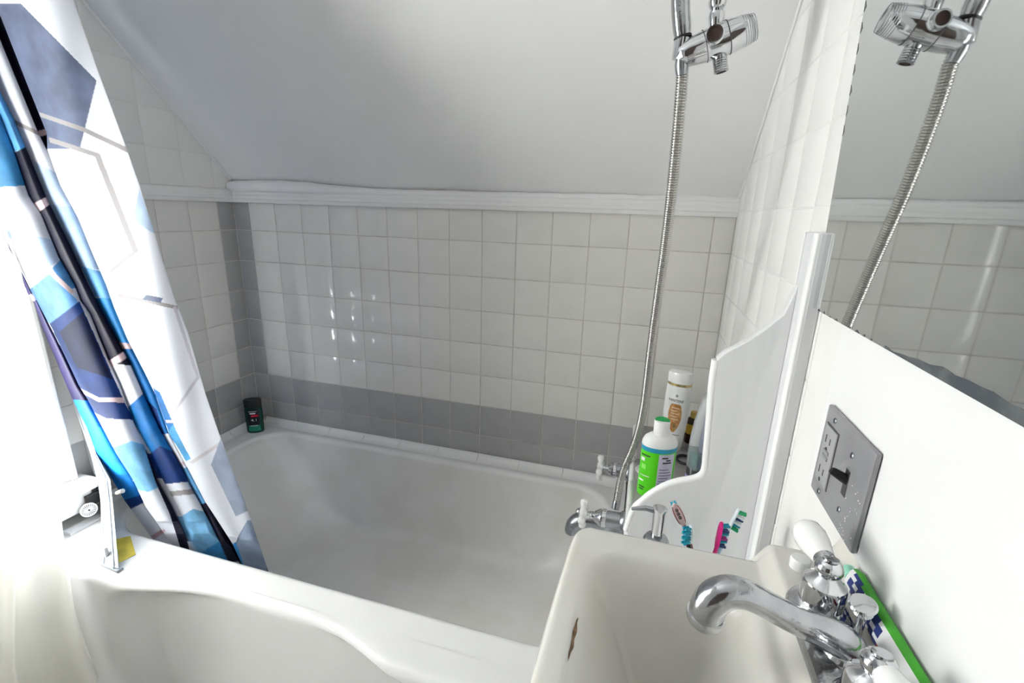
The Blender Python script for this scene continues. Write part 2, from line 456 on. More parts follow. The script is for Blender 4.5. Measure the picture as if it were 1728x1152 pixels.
# ------------------------------------------------------------------ bathtub
tub = thing('bathtub', 'white enamelled built-in bathtub with an arched front below the tiles', 'bathtub', (0.73, -0.4, 0))
RZ = 0.36
def rrect(x0, x1, y0, y1, r, n=28):
    pts = []
    for cx, cy, a0 in ((x1-r, y1-r, 0), (x0+r, y1-r, PI/2), (x0+r, y0+r, PI), (x1-r, y0+r, 3*PI/2)):
        for k in range(n):
            a = a0 + PI/2*k/(n-1)
            pts.append((cx+r*math.cos(a), cy+r*math.sin(a)))
    return pts
bm = bmesh.new(); rings = []
lv = []                                    # (depth fraction 0 rim .. 1 floor) -> extents
X0a, X1a, Y0a, Y1a = 0.105, 1.405, -0.652, -0.062     # inner rim edge
X0b, X1b, Y0b, Y1b = 0.40, 1.30, -0.545, -0.165      # floor of the tub
ZB = 0.075
prof = [(-0.045, 0.0, 0.0), (-0.02, 0.0, 0.0), (-0.008, 0.001, 0.0)]
for k in range(0, 7):
    a = PI/2*k/6
    prof.append((None, 0.02*(1-math.cos(a)), 0.016*math.sin(a)))
ringdefs = []
for e in (-0.05, -0.018): ringdefs.append((e, RZ))
for k in range(7):
    a = PI/2*k/6
    ringdefs.append((-0.018 + 0.018*math.sin(a), RZ - 0.018*(1-math.cos(a))))
for e, z in ringdefs:
    rings.append([bm.verts.new((x, y, z)) for x, y in rrect(X0a+e, X1a-e, Y0a+e, Y1a-e, 0.12-e)])
for k in range(1, 20):
    t = k/19
    z = RZ-0.018 + (ZB-RZ+0.018)*t
    w_ = 0.32*t + 0.68*(1-math.sqrt(max(0, 1-t*t)))     # gentle slope then a round cove
    xl = X0a+(X0b-X0a)*(0.66*t+0.34*(1-math.sqrt(max(0, 1-t*t)))); xr = X1a+(X1b-X1a)*w_
    y0 = Y0a+(Y0b-Y0a)*w_; y1 = Y1a+(Y1b-Y1a)*w_
    rings.append([bm.verts.new((x, y, z)) for x, y in rrect(xl, xr, y0, y1, 0.12+0.03*t)])
cx, cy = 0.85, -0.36
for f in (0.8, 0.5, 0.2):
    rings.append([bm.verts.new((cx+(v.co.x-cx)*f, cy+(v.co.y-cy)*f, ZB-0.006*(1-f))) for v in rings[-1]] if f == 0.8 else
                 [bm.verts.new((cx+(v.co.x-cx)*f/0.8, cy+(v.co.y-cy)*f/0.8, ZB-0.006*(1-f))) for v in rings[len(ringdefs)+19]])
n = len(rings[0])
for a, b in zip(rings[:-1], rings[1:]):
    for i in range(n): bm.faces.new((a[i], a[(i+1) % n], b[(i+1) % n], b[i]))
bm.faces.new(rings[-1])
for f in bm.faces:
    if f.calc_center_median().z > RZ-0.010: f.material_index = 1
basin = obj('basin', bm, ['enamel_in', 'enamel'], tub, True, angle=60)
# flat rim between basin and walls (outer outline a rectangle)
bm = bmesh.new()
inner = rrect(X0a-0.05, X1a+0.05, Y0a-0.05, Y1a+0.05, 0.17)
OX0, OX1, OY0, OY1 = 0.002, 1.454, -0.722, -0.002
def outer_pt(p):
    c = Vector(((X0a+X1a)/2, (Y0a+Y1a)/2)); d = Vector(p)-c
    ts = []
    if d.x > 1e-6: ts.append((OX1-c.x)/d.x)
    if d.x < -1e-6: ts.append((OX0-c.x)/d.x)
    if d.y > 1e-6: ts.append((OY1-c.y)/d.y)
    if d.y < -1e-6: ts.append((OY0-c.y)/d.y)
    return c + d*min(ts)
ia = [bm.verts.new((p[0], p[1], RZ)) for p in inner]
oa = [bm.verts.new((*outer_pt(p), RZ)) for p in inner]
for i in range(len(ia)): bm.faces.new((ia[i], ia[(i+1) % len(ia)], oa[(i+1) % len(ia)], oa[i]))
for cxy in ((OX0, OY0), (OX0, OY1), (OX1, OY0), (OX1, OY1)):
    q = bm.verts.new((*cxy, RZ))
    da = sorted(range(len(oa)), key=lambda i: (oa[i].co.xy-Vector(cxy)).length)
    ca = [i for i in da if abs(oa[i].co.x-cxy[0]) < 1e-5][:1]; cb = [i for i in da if abs(oa[i].co.y-cxy[1]) < 1e-5][:1]
    if ca and cb and ca != cb: bm.faces.new((q, oa[ca[0]], oa[cb[0]]))
# front of the rim rolling over into the arched apron
def arch(x): return 0.378 - (0.44 if x < 0.745 else 0.62)*(x-0.745)**2
def yo(x, z):
    k = sstep((arch(x)-z)/0.065+0.5)
    side = sstep((x-0.285)/0.10)*(1-sstep((x-1.16)/0.10))
    return -0.795 + 0.050*k*side
NXA = 220; cols = []
zz = [0.36, 0.36, 0.36]
for i in range(NXA+1):
    x = OX0 + (OX1-OX0)*i/NXA
    col = [(x, OY0+0.0005, RZ)]
    yt = yo(x, RZ-0.012); r = 0.022
    col.append((x, (OY0+yt+r)/2, RZ)); col.append((x, yt+r, RZ))
    for k in range(1, 7):
        a = PI/2*k/6
        z = RZ - r*(1-math.cos(a))
        col.append((x, yo(x, min(z, RZ-0.012)) + r*(1-math.sin(a)), z))
    for k in range(1, 46):
        z = (RZ-r)*(1-k/45)
        col.append((x, yo(x, z), z))
    cols.append([bm.verts.new(c) for c in col])
for a, b in zip(cols[:-1], cols[1:]):
    for k in range(len(a)-1): bm.faces.new((a[k], a[k+1], b[k+1], b[k]))
obj('rim_and_apron', bm, 'enamel', tub, True, angle=70)

# ------------------------------------------------------------------ curved panel between tub end and sink
pp = [(1066, 872), (1074, 858), (1085, 848), (1100, 836), (1115, 827), (1130, 820), (1147, 815), (1165, 812), (1180, 808), (1189, 801), (1193, 790), (1195, 770),
      (1200, 715), (1205, 650), (1211, 606), (1222, 596), (1240, 587), (1262, 575), (1282, 562), (1302, 547), (1322, 531), (1340, 515), (1354, 499), (1364, 480)]
top = [at(x, y, 1, -0.682) for x, y in pp]
outline = [(1.4575, 0.0)] + [(1.4575, top[0].z-0.03)] + [(p.x, p.z) for p in top if p.x < XR-0.018] + [(XR-0.0165, 1.118), (XR-0.0165, 0.0)]
bm = PR([(x, -0.6615, z) for x, z in outline], (0, -0.019, 0))
bmesh.ops.recalc_face_normals(bm, faces=bm.faces[:])
es = [e for e in bm.edges if abs(e.verts[0].co.y-e.verts[1].co.y) < 1e-6 and min(e.verts[0].co.z, e.verts[1].co.z) > 0.3]
bmesh.ops.bevel(bm, geom=es, offset=0.004, segments=3, profile=0.5, affect='EDGES')
panel = thing('partition_screen', 'white panel with a scooped curved top edge between tub ledge and sink', 'panel', (1.55, -0.67, 0))
M['panel'] = mat('white_panel', (0.72, 0.725, 0.73), 0.3, var=0.04, vscale=3, stretch=(30, 30, 1))
obj('sheet', bm, 'panel', panel, True, angle=25)
# rounded lip along the scooped edge
tp = [Vector((x, -0.673, z-0.003)) for x, z in outline[1:17]]
obj('edge_lip', T(smoothpath(tp, 4), 0.0072, 10), 'plastic_white', panel, True)

# small shelf carrying the soap pump and the toothbrush cup
shelf = thing('corner_shelf', 'small white shelf fixed to the curved panel behind the sink', 'shelf', (1.54, -0.78, 0.64))
obj('board', B(1.452, XR-0.03, -0.862, -0.6815, 0.640, 0.655, 0.003), 'plastic_white', shelf)
for x in (1.47, 1.60): obj('bracket', PR([(x, -0.682, 0.64), (x, -0.80, 0.64), (x, -0.682, 0.56)], (0.012, 0, 0)), 'plastic_white', shelf)

# ------------------------------------------------------------------ taps on the ledge face
def tap(name, label, y, z, ln, ang):
    t = thing(name, label, 'tap', (LX, y, z), 'cross-handle taps on the ledge face')
    d = (-1, 0, 0.0); p = (LX, y, z)
    obj('escutcheon', L(p, d, [(0.024, -0.0), (0.026, 0.003), (0.0245, 0.008), (0.0205, 0.012)]), 'chrome_dull', t, True)
    obj('sleeve', L(p, d, [(0.0205, 0.010), (0.0195, ln*0.40), (0.0195, ln*0.44)]), 'chrome_dull', t, True)
    obj('nut', L(p, d, [(0.0195, ln*0.42), (0.022, ln*0.44), (0.022, ln*0.53), (0.018, ln*0.55), (0.021, ln*0.57), (0.013, ln*0.70), (0.010, ln*0.72)]), 'chrome', t, True)
    obj('stem', L(p, d, [(0.009, ln*0.70), (0.009, ln*0.74), (0.007, ln*0.76), (0.009, ln*0.79), (0.007, ln*0.81), (0.009, ln*0.84), (0.008, ln*0.92)]), 'chrome', t, True)
    h = Vector((LX-ln*0.98, y, z))
    hb = bmesh.new()
    lathe(hb, h+Vector((0.010, 0, 0)), d, [(0.008, 0), (0.0125, 0.004), (0.0125, 0.016), (0.008, 0.019)], 20)
    for k in range(4):
        a = ang + k*PI/2
        dd = Vector((0, math.cos(a), math.sin(a)))
        lathe(hb, h, dd, [(0.0095, 0.0), (0.0085, 0.012), (0.0065, 0.018), (0.0095, 0.026), (0.010, 0.031), (0.0085, 0.036), (0.004, 0.0385)], 14)
    hd = obj('cross_handle', hb, 'porcelain_white', t, True)
    obj('cap', L(h+Vector((-0.0085, 0, 0)), d, [(0.0085, 0), (0.0085, 0.002), (0.004, 0.0035)], 16), 'chrome', hd, True)
    return t
tap('cross_tap', 'chrome tap with white cross handle under the corner by the grey tiles', -0.155, 0.493, 0.084, PI/2-0.1)
tap('cross_tap', 'chrome tap with white cross handle just behind the sink corner', -0.365, 0.477, 0.104, PI/2-0.05)
sp = thing('tub_spout', 'dark grey metal tub spout with a small lift knob, below the taps', 'spout', (LX, -0.262, 0.385))
pts = [(LX, -0.262, 0.392), (1.43, -0.262, 0.392), (1.39, -0.262, 0.390), (1.355, -0.262, 0.386), (1.334, -0.262, 0.378), (1.322, -0.262, 0.362), (1.318, -0.262, 0.344)]
obj('body', T(smoothpath(pts, 5), [0.025]*6+[0.024]*10+[0.0225]*10+[0.021]*5, 20), 'chrome_dull', sp, True)
obj('lift_knob', L((1.334, -0.262, 0.396), (0, 0, 1), [(0.004, -0.01), (0.004, 0.007), (0.0085, 0.010), (0.0095, 0.015), (0.006, 0.020), (0.002, 0.021)], 18), 'chrome_dull', sp, True)
obj('outlet', L((1.318, -0.262, 0.346), (0, 0, -1), [(0.020, 0), (0.020, 0.006), (0.016, 0.006)], 20), 'chrome_worn', sp, True)

# ------------------------------------------------------------------ shower diverter, hand shower and hose
dv = thing('shower_diverter', 'chrome shower diverter with threaded outlets hanging from the shower arm', 'shower fitting', (1.50, -0.50, 1.42))
DY = -0.502
Q = lambda x, y, yy=DY: at(x, y, 1, yy)
ax = [Q(1143, 103), Q(1152, 96), Q(1168, 87), Q(1188, 79), Q(1210, 70), Q(1228, 63), Q(1246, 56), Q(1262, 50), Q(1274, 45)]
k_ = (Q(1200, 90)-Q(1200, 60)).length/30            # metres per pixel here
half = [12, 21, 25.5, 27.5, 29, 29, 27, 24, 18]
obj('body', T(smoothpath(ax[:6], 4), [h*k_*1.0 for h in sum([[half[i]+(half[i+1]-half[i])*q/4 for q in range(4)] for i in range(5)], [])]+[half[5]*k_], 24), 'chrome', dv, True)
obj('selector', T(smoothpath([ax[5]+(ax[6]-ax[5])*0.04]+ax[6:], 4), [29*k_, 28.8*k_, 28.5*k_, 28*k_, 27.6*k_, 27*k_, 26.4*k_, 25.5*k_, 24.5*k_, 23.5*k_, 22.5*k_, 20*k_, 15*k_], 24), 'chrome', dv, True)
grip = bmesh.new()
dirv = (ax[8]-ax[6]).normalized()
for k in range(6):
    c = ax[6]+dirv*(0.006+k*0.0032)+Vector((0, -0.0, 0)); 
    lathe(grip, c, dirv, [(26.4*k_-k*0.0007, 0), (27.0*k_-k*0.0007, 0.0008), (26.4*k_-k*0.0007, 0.0016)], 24, cap=False)
obj('grip_rib', grip, 'chrome_dull', dv, True)
obj('seam', L(ax[5], dirv, [(29.5*k_, -0.0007), (29.5*k_, 0.0007)], 28), 'slot', dv)
obj('seam', L(ax[3]+(ax[4]-ax[3])*0.05, (ax[4]-ax[3]), [(28.2*k_, -0.0005), (28.4*k_, 0.0005)], 28), 'slot', dv)
side = Q(1206, 66)
fo = Vector((-0.10, -1.0, -0.06)).normalized()
ob = obj('side_outlet', L(side, fo, [(0.0135, 0.012), (0.0135, 0.025), (0.012, 0.0265), (0.0118, 0.034), (0.0092, 0.034), (0.0092, 0.026)], 24, cap=False), 'chrome', dv, True)
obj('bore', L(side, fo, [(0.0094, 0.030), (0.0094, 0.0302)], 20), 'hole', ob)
low = Q(1213, 84); ld = (Q(1217, 122)-low).normalized()
ob = obj('lower_outlet', L(low, ld, [(13*k_, 0.0)]+[((13.2 if q % 2 else 12.2)*k_, 0.014+q*0.0017) for q in range(12)]+[(9*k_, 0.0335), (8.6*k_, 0.029)], 22, cap=False), 'chrome_worn', dv, True, angle=20)
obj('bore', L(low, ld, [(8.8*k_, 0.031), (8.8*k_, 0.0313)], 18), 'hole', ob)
inl = [Q(1208, 58), Q(1209, 40), Q(1210, 26), Q(1211, 10), Q(1213, -12), Q(1216, -50)]
ip = inl
obj('swivel_nut', T([ip[0], ip[1], Q(1209, 28), Q(1210, 22), Q(1211, 16)], [13*k_, 13.5*k_, 14.5*k_, 14*k_, 9*k_], 20), 'chrome', dv, True, angle=25)
obj('swivel_ball', ball(Q(1211, 4), 16*k_), 'chrome', dv, True)
obj('holder_socket', T([Q(1146, 100), Q(1149, 85), Q(1152, 66)], [14*k_, 15*k_, 15.5*k_], 22), 'chrome', dv, True)
# shower arm coming down from the slope of the ceiling
arm = thing('shower_pipe', 'chrome shower arm bent down from the sloping ceiling', 'pipe', Q(1216, -60))
sa = [Q(1211, -2), Q(1214, -40), Q(1217, -90), Q(1222, -140)]
q_ = sa[-1]
obj('pipe', T(smoothpath(sa+[Vector((q_.x+0.006, q_.y+0.02, q_.z+0.03)), Vector((q_.x+0.01, q_.y+0.06, q_.z+0.05))], 5), 0.0105, 16), 'chrome', arm, True)
obj('flange', L(Vector((q_.x+0.01, q_.y+0.058, q_.z+0.05)), (0, -1, -0.9), [(0.030, -0.004), (0.030, 0.002), (0.024, 0.008), (0.012, 0.012)], 24), 'chrome', arm, True)
hs = thing('hand_shower', 'chrome hand shower standing upright in the diverter holder', 'hand shower', Q(1150, 62))
hp = [Q(1152, 64), Q(1151, 50), Q(1149, 25), Q(1148, 0), Q(1146, -40), Q(1146, -90)]
obj('handle', T(hp, [14.5*k_, 16.5*k_, 17*k_, 17*k_, 16*k_, 14*k_], 24), 'chrome_worn', hs, True)
obj('ring', T([Q(1152.5, 66), Q(1152, 62)], [16.3*k_, 16.5*k_], 24), 'black_rubber', hs, True)
hh = Q(1146, -100)
obj('head', L(hh+Vector((0, 0.02, 0.0)), (-0.1, -0.8, -0.6), [(0.012, -0.03), (0.030, -0.01), (0.042, 0.0), (0.044, 0.012), (0.040, 0.015)], 32), 'chrome', hs, True)
# flexible hose: measured with the help of its mirror image
hosep = [Q(1151, 106), Vector((1.468, -0.496, 1.425)), Vector((1.4695, -0.495, 1.39)), Vector((1.471, -0.490, 1.350)), Vector((1.4735, -0.465, 1.250)), Vector((1.4745, -0.424, 1.150)), at(1110, 504, 1, -0.375), at(1099, 585, 1, -0.330), at(1088, 675, 1, -0.285),
         at(1079, 722, 1, -0.262), at(1067, 758, 1, -0.250), at(1055, 785, 1, -0.244), at(1047, 812, 1, -0.246), at(1042, 838, 1, -0.254), at(1038, 858, 1, -0.262)]
path = smoothpath(hosep, 40)
# resample at even steps so the ribs stay regular
dd = [0]
for a, b in zip(path[:-1], path[1:]): dd.append(dd[-1]+(b-a).length)
step = 0.0011; res = []; i = 0; s = 0.0
while s < dd[-1]:
    while dd[i+1] < s: i += 1
    f = (s-dd[i])/max(1e-9, dd[i+1]-dd[i]); res.append(path[i].lerp(path[i+1], f)); s += step
rib = [0.0082, 0.0096, 0.0099, 0.0096]
hose = thing('shower_hose', 'ribbed metal shower hose hanging from diverter down to the tub spout', 'hose', hosep[-1])
obj('ribbed_sleeve', T(res, [rib[k % 4] for k in range(len(res))], 12), 'hose', hose, True, angle=60)
h0, h1 = res[0], res[14]
obj('ferrule', L(h0-Vector((0, 0, 0.004)), (h0-h1), [(0.0095, -0.012), (0.0105, -0.004), (0.0105, 0.004), (0.009, 0.010)], 16), 'chrome_dull', hose, True)
obj('ferrule', L(res[-1], res[-1]-res[-12], [(0.0088, -0.022), (0.0098, -0.018), (0.0098, 0.0)], 16), 'chrome_dull', hose, True)

# ------------------------------------------------------------------ mirror
mir = thing('wall_mirror', 'frameless wall mirror with blackened lower edge above the switch plate', 'mirror', (XR, -1.0, 1.097))
edge = [(-0.7295, 1.0965), (-1.42, 1.0965), (-1.42, 1.80), (-0.662, 1.80)]
obj('glass', PR([(XR-0.0045, y, z) for y, z in edge], (-0.0045, 0, 0)), 'mirror', mir)
bm = bmesh.new()
wp = []
for i in range(41):
    y = -0.925-0.3*i/40
    wp.append((y, 0.0015+0.0075*sstep(i/14)+0.0018*noise.noise(Vector((y*60, 0, 0)))))
poly = [(XR-0.00905, y, 1.0966) for y, h in wp] + [(XR-0.00905, y, 1.0966+h) for y, h in reversed(wp)]
obj('blackened_edge', PR(poly, (-0.0003, 0, 0)), 'mirror_back', mir)
for k in range(9):
    y0 = -0.75-0.018*k+random.uniform(-.004, .004); h = random.uniform(0.0012, 0.003)
    obj('blackened_edge', PR([(XR-0.00905, y0, 1.0966), (XR-0.00905, y0-random.uniform(.004, .012), 1.0966), (XR-0.00905, y0-0.005, 1.0966+h)], (-0.0003, 0, 0)), 'mirror_back', mir)
for k in range(7):
    z0 = 1.30+0.022*k
    yy = -0.7295+(z0-1.0965)*(0.0675/0.7035)
    obj('blackened_edge', PR([(XR-0.00905, yy-0.0005, z0), (XR-0.00905, yy-0.0005-random.uniform(.002, .0045), z0+0.004), (XR-0.00905, yy+0.0005, z0+0.012)], (-0.0003, 0, 0)), 'mirror_back', mir)

# ------------------------------------------------------------------ switch plate
pl = thing('switch_plate', 'grey metal double plate with socket and black toggle on the white wall', 'switch plate', (XR-0.004, -0.898, 0.907))
py0, py1, pz0, pz1 = -0.840, -0.957, 0.9075, 1.0105
PX = XR-0.0042
obj('plate', B(PX-0.0055, PX, py1, py0, pz0, pz1, 0.0025, 2), 'steel', pl, True)
fx = PX-0.0056
rc = obj('socket', B(fx-0.0015, fx+0.002, -0.881, -0.850, 0.927, 0.991, 0.001), 'steel_dark', pl)
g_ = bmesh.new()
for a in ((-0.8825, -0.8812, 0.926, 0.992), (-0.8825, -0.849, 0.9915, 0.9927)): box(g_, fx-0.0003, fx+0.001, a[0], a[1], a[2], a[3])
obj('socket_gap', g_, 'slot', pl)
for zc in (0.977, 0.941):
    for yc, hh_ in ((-0.858, 0.0085), (-0.869, 0.007)): obj('slot', B(fx-0.0018, fx-0.001, yc-0.0009, yc+0.0009, zc-hh_/2, zc+hh_/2), 'slot', rc)  # dark bars on the face, standing for the shade inside the slots
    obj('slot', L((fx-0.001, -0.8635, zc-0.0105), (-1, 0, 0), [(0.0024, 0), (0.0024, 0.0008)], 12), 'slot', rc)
for zc in (0.9635, 0.9575): obj('button', B(fx-0.0026, fx-0.001, -0.872, -0.858, zc-0.0022, zc+0.0022, 0.0005), 'steel', rc)
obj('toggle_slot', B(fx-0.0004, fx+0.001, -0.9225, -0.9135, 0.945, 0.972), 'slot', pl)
tb = bmesh.new()
lathe(tb, (fx, -0.918, 0.962), (-1, 0, 0.55), [(0.0052, -0.002), (0.0048, 0.006), (0.004, 0.014), (0.0032, 0.0165), (0.001, 0.0172)], 14, sx=0.8)
obj('toggle', tb, 'black', pl, True)
for yc, zc in ((-0.866, 1.001), (-0.866, 0.917), (-0.918, 0.988), (-0.918, 0.929)):
    s_ = obj('screw', L((fx, yc, zc), (-1, 0, 0), [(0.0032, -0.001), (0.0032, 0.0006), (0.0022, 0.0013)], 16), 'chrome_dull', pl, True)
    obj('screw_slot', B(fx-0.0016, fx-0.0011, yc-0.0004, yc+0.0004, zc-0.0024, zc+0.0024), 'slot', s_)  # raised dark bar painting the shade of the screw slot
fl = bmesh.new()
for k in range(26):
    yy = -0.925-0.028*random.random(); zz_ = 0.9105+0.06*random.random()**1.5; s = random.uniform(.0002, .0006)
    box(fl, fx-0.0003, fx+0.0002, yy-s, yy+s*random.uniform(.5, 1.5), zz_-s, zz_+s*1.6)
o = obj('paint_speck', fl, 'plastic_white', pl); o['kind'] = 'stuff'

# ------------------------------------------------------------------ sink
SZ, DZ = 0.86, 0.876
sink = thing('wall_sink', 'small cream porcelain wall sink with a dark chip beside the bowl', 'sink', (XR, -1.1, 0.70))
sx0, sx1, sy0, sy1 = 1.3955, XR-0.001, -1.36, -0.9255
DX = 1.583                                  # where the tap deck rises
bm = bmesh.new()
NU, NV = 90, 110
def sink_z(x, y):
    # bowl: rounded-rectangle depression
    bx0, bx1, by0, by1 = 1.417, DX-0.008, -1.335, -0.958
    qx = min(x-bx0, bx1-x); qy = min(y-by0, by1-y)
    z = SZ
    if qx > 0 and qy > 0:
        r = 0.045
        if qx < r and qy < r: d = r-math.hypot(r-qx, r-qy)
        else: d = min(qx, qy)
        d = max(d, 0)
        z = SZ - 0.115*sstep(d/0.075)**0.9 - 0.01*sstep(d/0.09)
    # rounded outer rim
    e = min(x-sx0, sy1-y, y-sy0)
    if e < 0.008: z -= 0.008*(1-math.sqrt(max(0, 1-(1-max(e, 0)/0.008)**2)))
    # raised deck against the wall, with a coved upstand
    dk = sstep((x-DX)/0.016)
    fade = sstep((sy1-0.002-y)/0.012+1.0)
    zd = DZ
    up = max(0, x-(XR-0.022))/0.022
    zd += 0.036*(1-math.sqrt(max(0, 1-up*up)))
    e2 = min(sy1+0.012-y, y-sy0)
    if e2 < 0.008: zd -= 0.008*(1-math.sqrt(max(0, 1-(1-max(e2, 0)/0.008)**2)))
    return z*(1-dk)+zd*dk
us = [i/NU for i in range(NU+1)]; vs_ = [(j/NV) for j in range(NV+1)]
g2 = []
for u in us:
    x = sx0 + (sx1-sx0)*(u + 0.0*math.sin(u))
    row = []
    back = sy1 + 0.011*sstep((x-DX+0.012)/0.018)            # deck reaches a little further back
    cr = 0.035
    if x-sx0 < cr: back -= cr-math.sqrt(max(0, cr*cr-(cr-(x-sx0))**2))
    for v in vs_:
        y = back + (sy0-back)*v
        row.append(bm.verts.new((x - 0.006*math.sin(PI*min(1, max(0, (y-sy0)/(sy1-sy0))))*(1-u), y, sink_z(x, min(y, sy1-0.0) if x < DX else y))))
    g2.append(row)
for i in range(NU):
    for j in range(NV): bm.faces.new((g2[i][j], g2[i][j+1], g2[i+1][j+1], g2[i+1][j]))
# skirt below the rim
loop = [g2[i][0] for i in range(NU+1)] ; loopl = [g2[0][j] for j in range(NV+1)]; loopf = [g2[i][NV] for i in range(NU+1)]
def skirt(lp, inx, iny):
    prev = lp
    for (dz, ins) in ((0.045, 0.0), (0.09, 0.012), (0.14, 0.03)):
        cur = [bm.verts.new((v.co.x+inx*ins, v.co.y+iny*ins, (SZ-0.008)-dz)) for v in lp]
        for a in range(len(lp)-1): bm.faces.new((prev[a], prev[a+1], cur[a+1], cur[a]))
        prev = cur
skirt(loop, 0, -1); skirt(loopl, 1, 0); skirt(loopf, 0, 1)
bmesh.ops.remove_doubles(bm, verts=bm.verts[:], dist=0.0002)
obj('basin', bm, 'porcelain', sink, True, angle=55)
obj('bowl_underside', L((1.52, -1.14, 0.735), (0, 0, -1), [(0.12, 0), (0.11, 0.03), (0.06, 0.06), (0.03, 0.07), (0.022, 0.12)], 32, sx=0.85, sy=1.4, xaxis=(1, 0, 0)), 'porcelain', sink, True)
obj('trap_pipe', T(smoothpath([(1.52, -1.14, 0.66), (1.52, -1.14, 0.52), (1.55, -1.14, 0.46), (1.59, -1.14, 0.50), (XR, -1.14, 0.53)], 6), 0.018, 16), 'chrome_worn', sink, True)
# chip along the bowl edge
def sz(x, y): return sink_z(x, y)
bm = bmesh.new(); cpts = []
NC = 26
for k in range(NC+1):
    t = k/NC; y = -1.056-0.046*t
    wd = 0.0019*math.sin(PI*min(1, t*1.05+.02))**0.7*(0.75+0.5*noise.noise(Vector((t*5, 2, 0))))
    xc = 1.4215-0.0008*t+0.0010*noise.noise(Vector((t*4, 0, 7)))
    cpts.append((xc-wd, xc+wd, y))
up_ = [[bm.verts.new((x - 0.006*math.sin(PI*(y-sy0)/(sy1-sy0))*(1-(x-sx0)/(sx1-sx0)), y, sz(x, y)+0.0009)) for x in (a, (a+b)/2, b)] for a, b, y in cpts]
for a, b in zip(up_[:-1], up_[1:]):
    for q in range(2): bm.faces.new((a[q], a[q+1], b[q+1], b[q]))
obj('chip', bm, 'rust', sink)

# ------------------------------------------------------------------ sink faucet
fc = thing('sink_faucet', 'chrome two-handle faucet with gooseneck spout and white porcelain lever on the sink', 'faucet', (1.618, -1.048, DZ))
H1, H2, SPY = Vector((1.616, -1.004, DZ)), Vector((1.617, -1.094, DZ)), -1.052
bm = bmesh.new()
ol = []
for cy_, a0 in ((H1.y, 0), (H2.y, PI)):
    for k in range(17):
        a = a0 + PI*k/16
        ol.append((1.6145+0.0235*math.cos(a), cy_+0.0235*math.sin(a)))
lay = [(1.0, 0.0), (1.0, 0.005), (0.95, 0.0085), (0.80, 0.0105)]
cx, cy = 1.6145, (H1.y+H2.y)/2
rg = [[bm.verts.new((cx+(x-cx)*s, cy+(y-cy)*(1-(1-s)*0.4), DZ+h)) for x, y in ol] for s, h in lay]
for a, b in zip(rg[:-1], rg[1:]):
    for k in range(len(ol)): bm.faces.new((a[k], a[(k+1) % len(ol)], b[(k+1) % len(ol)], b[k]))
bm.faces.new(rg[-1]); bm.faces.new(rg[0][::-1])
obj('base_plate', bm, 'chrome_worn', fc, True, angle=30)
def faucet_handle(p, d):
    obj('handle_body', L(p, (0, 0, 1), [(0.022, 0.008), (0.020, 0.011), (0.0168, 0.013), (0.0165, 0.030), (0.0158, 0.0325), (0.0135, 0.0335), (0.0095, 0.038), (0.0075, 0.040)], 32), 'chrome', fc, True, angle=25)
    obj('handle_joint', ball(p+Vector((0, 0, 0.0465)), 0.0108, 24, 14, (1, 1, 0.85)), 'chrome', fc, True)
    q = p+Vector((0, 0, 0.0475)); d = Vector(d).normalized()
    lv = obj('lever', L(q, d, [(0.0064, 0.004), (0.0084, 0.009), (0.0100, 0.016), (0.0128, 0.028), (0.0138, 0.037), (0.0128, 0.045), (0.0095, 0.050), (0.005, 0.0525)], 26), 'porcelain_white', fc, True)
    obj('lever_cap', L(q, d, [(0.0062, -0.004), (0.0082, 0.002), (0.0088, 0.009), (0.0080, 0.0115)], 22), 'chrome', lv, True)
    obj('lever_tip', L(q, d, [(0.0052, 0.0518), (0.0045, 0.0545), (0.002, 0.0555)], 16), 'chrome', lv, True)
    obj('index_button', L(p+Vector((0, -0.0005, 0.0545)), (0, 0.2, 1), [(0.0062, 0), (0.006, 0.0016), (0.002, 0.0022)], 20), 'chrome_worn', fc, True)
faucet_handle(H1, (-0.10, 1.0, 0.02))
faucet_handle(H2, (0.05, -1.0, 0.02))
spx = [(1.621, 0.872), (1.6205, 0.884), (1.615, 0.895), (1.600, 0.901), (1.580, 0.906), (1.560, 0.9135), (1.545, 0.9185), (1.533, 0.9175), (1.524, 0.910), (1.5195, 0.899), (1.5185, 0.889)]
path_s = smoothpath([(x, SPY, z) for x, z in spx], 4)
rr_ = [0.015, 0.015, 0.014, 0.0125, 0.0112, 0.0108, 0.0116, 0.0130, 0.0140, 0.0142, 0.0140]
rad_s = []
for i in range(10):
    for q in range(4): rad_s.append(rr_[i]+(rr_[i+1]-rr_[i])*q/4)
rad_s.append(rr_[-1])
so = obj('spout', T(path_s, rad_s, 24, flat=0.95), 'chrome_worn', fc, True)
obj('aerator', L((1.5185, SPY, 0.8895), (0, 0, -1), [(0.0144, -0.003), (0.0150, 0.0), (0.0144, 0.003), (0.0126, 0.006), (0.010, 0.006)], 24), 'chrome', so, True)
obj('collar', L((1.620, SPY, DZ+0.008), (0, 0, 1), [(0.0185, 0), (0.0175, 0.004), (0.015, 0.008), (0.013, 0.009)], 26), 'chrome_worn', fc, True)
pk = obj('lift_rod', T([(1.6365, -1.026, DZ+0.003), (1.6365, -1.026, 0.9055)], 0.0032, 12), 'chrome', fc, True)
obj('lift_knob', L((1.6360, -1.0265, 0.9055), (-0.30, -0.25, 1), [(0.0045, -0.004), (0.0070, 0.0), (0.0045, 0.003), (0.0085, 0.006), (0.0098, 0.0085), (0.0085, 0.0100), (0.002, 0.0105)], 22), 'chrome', pk, True)
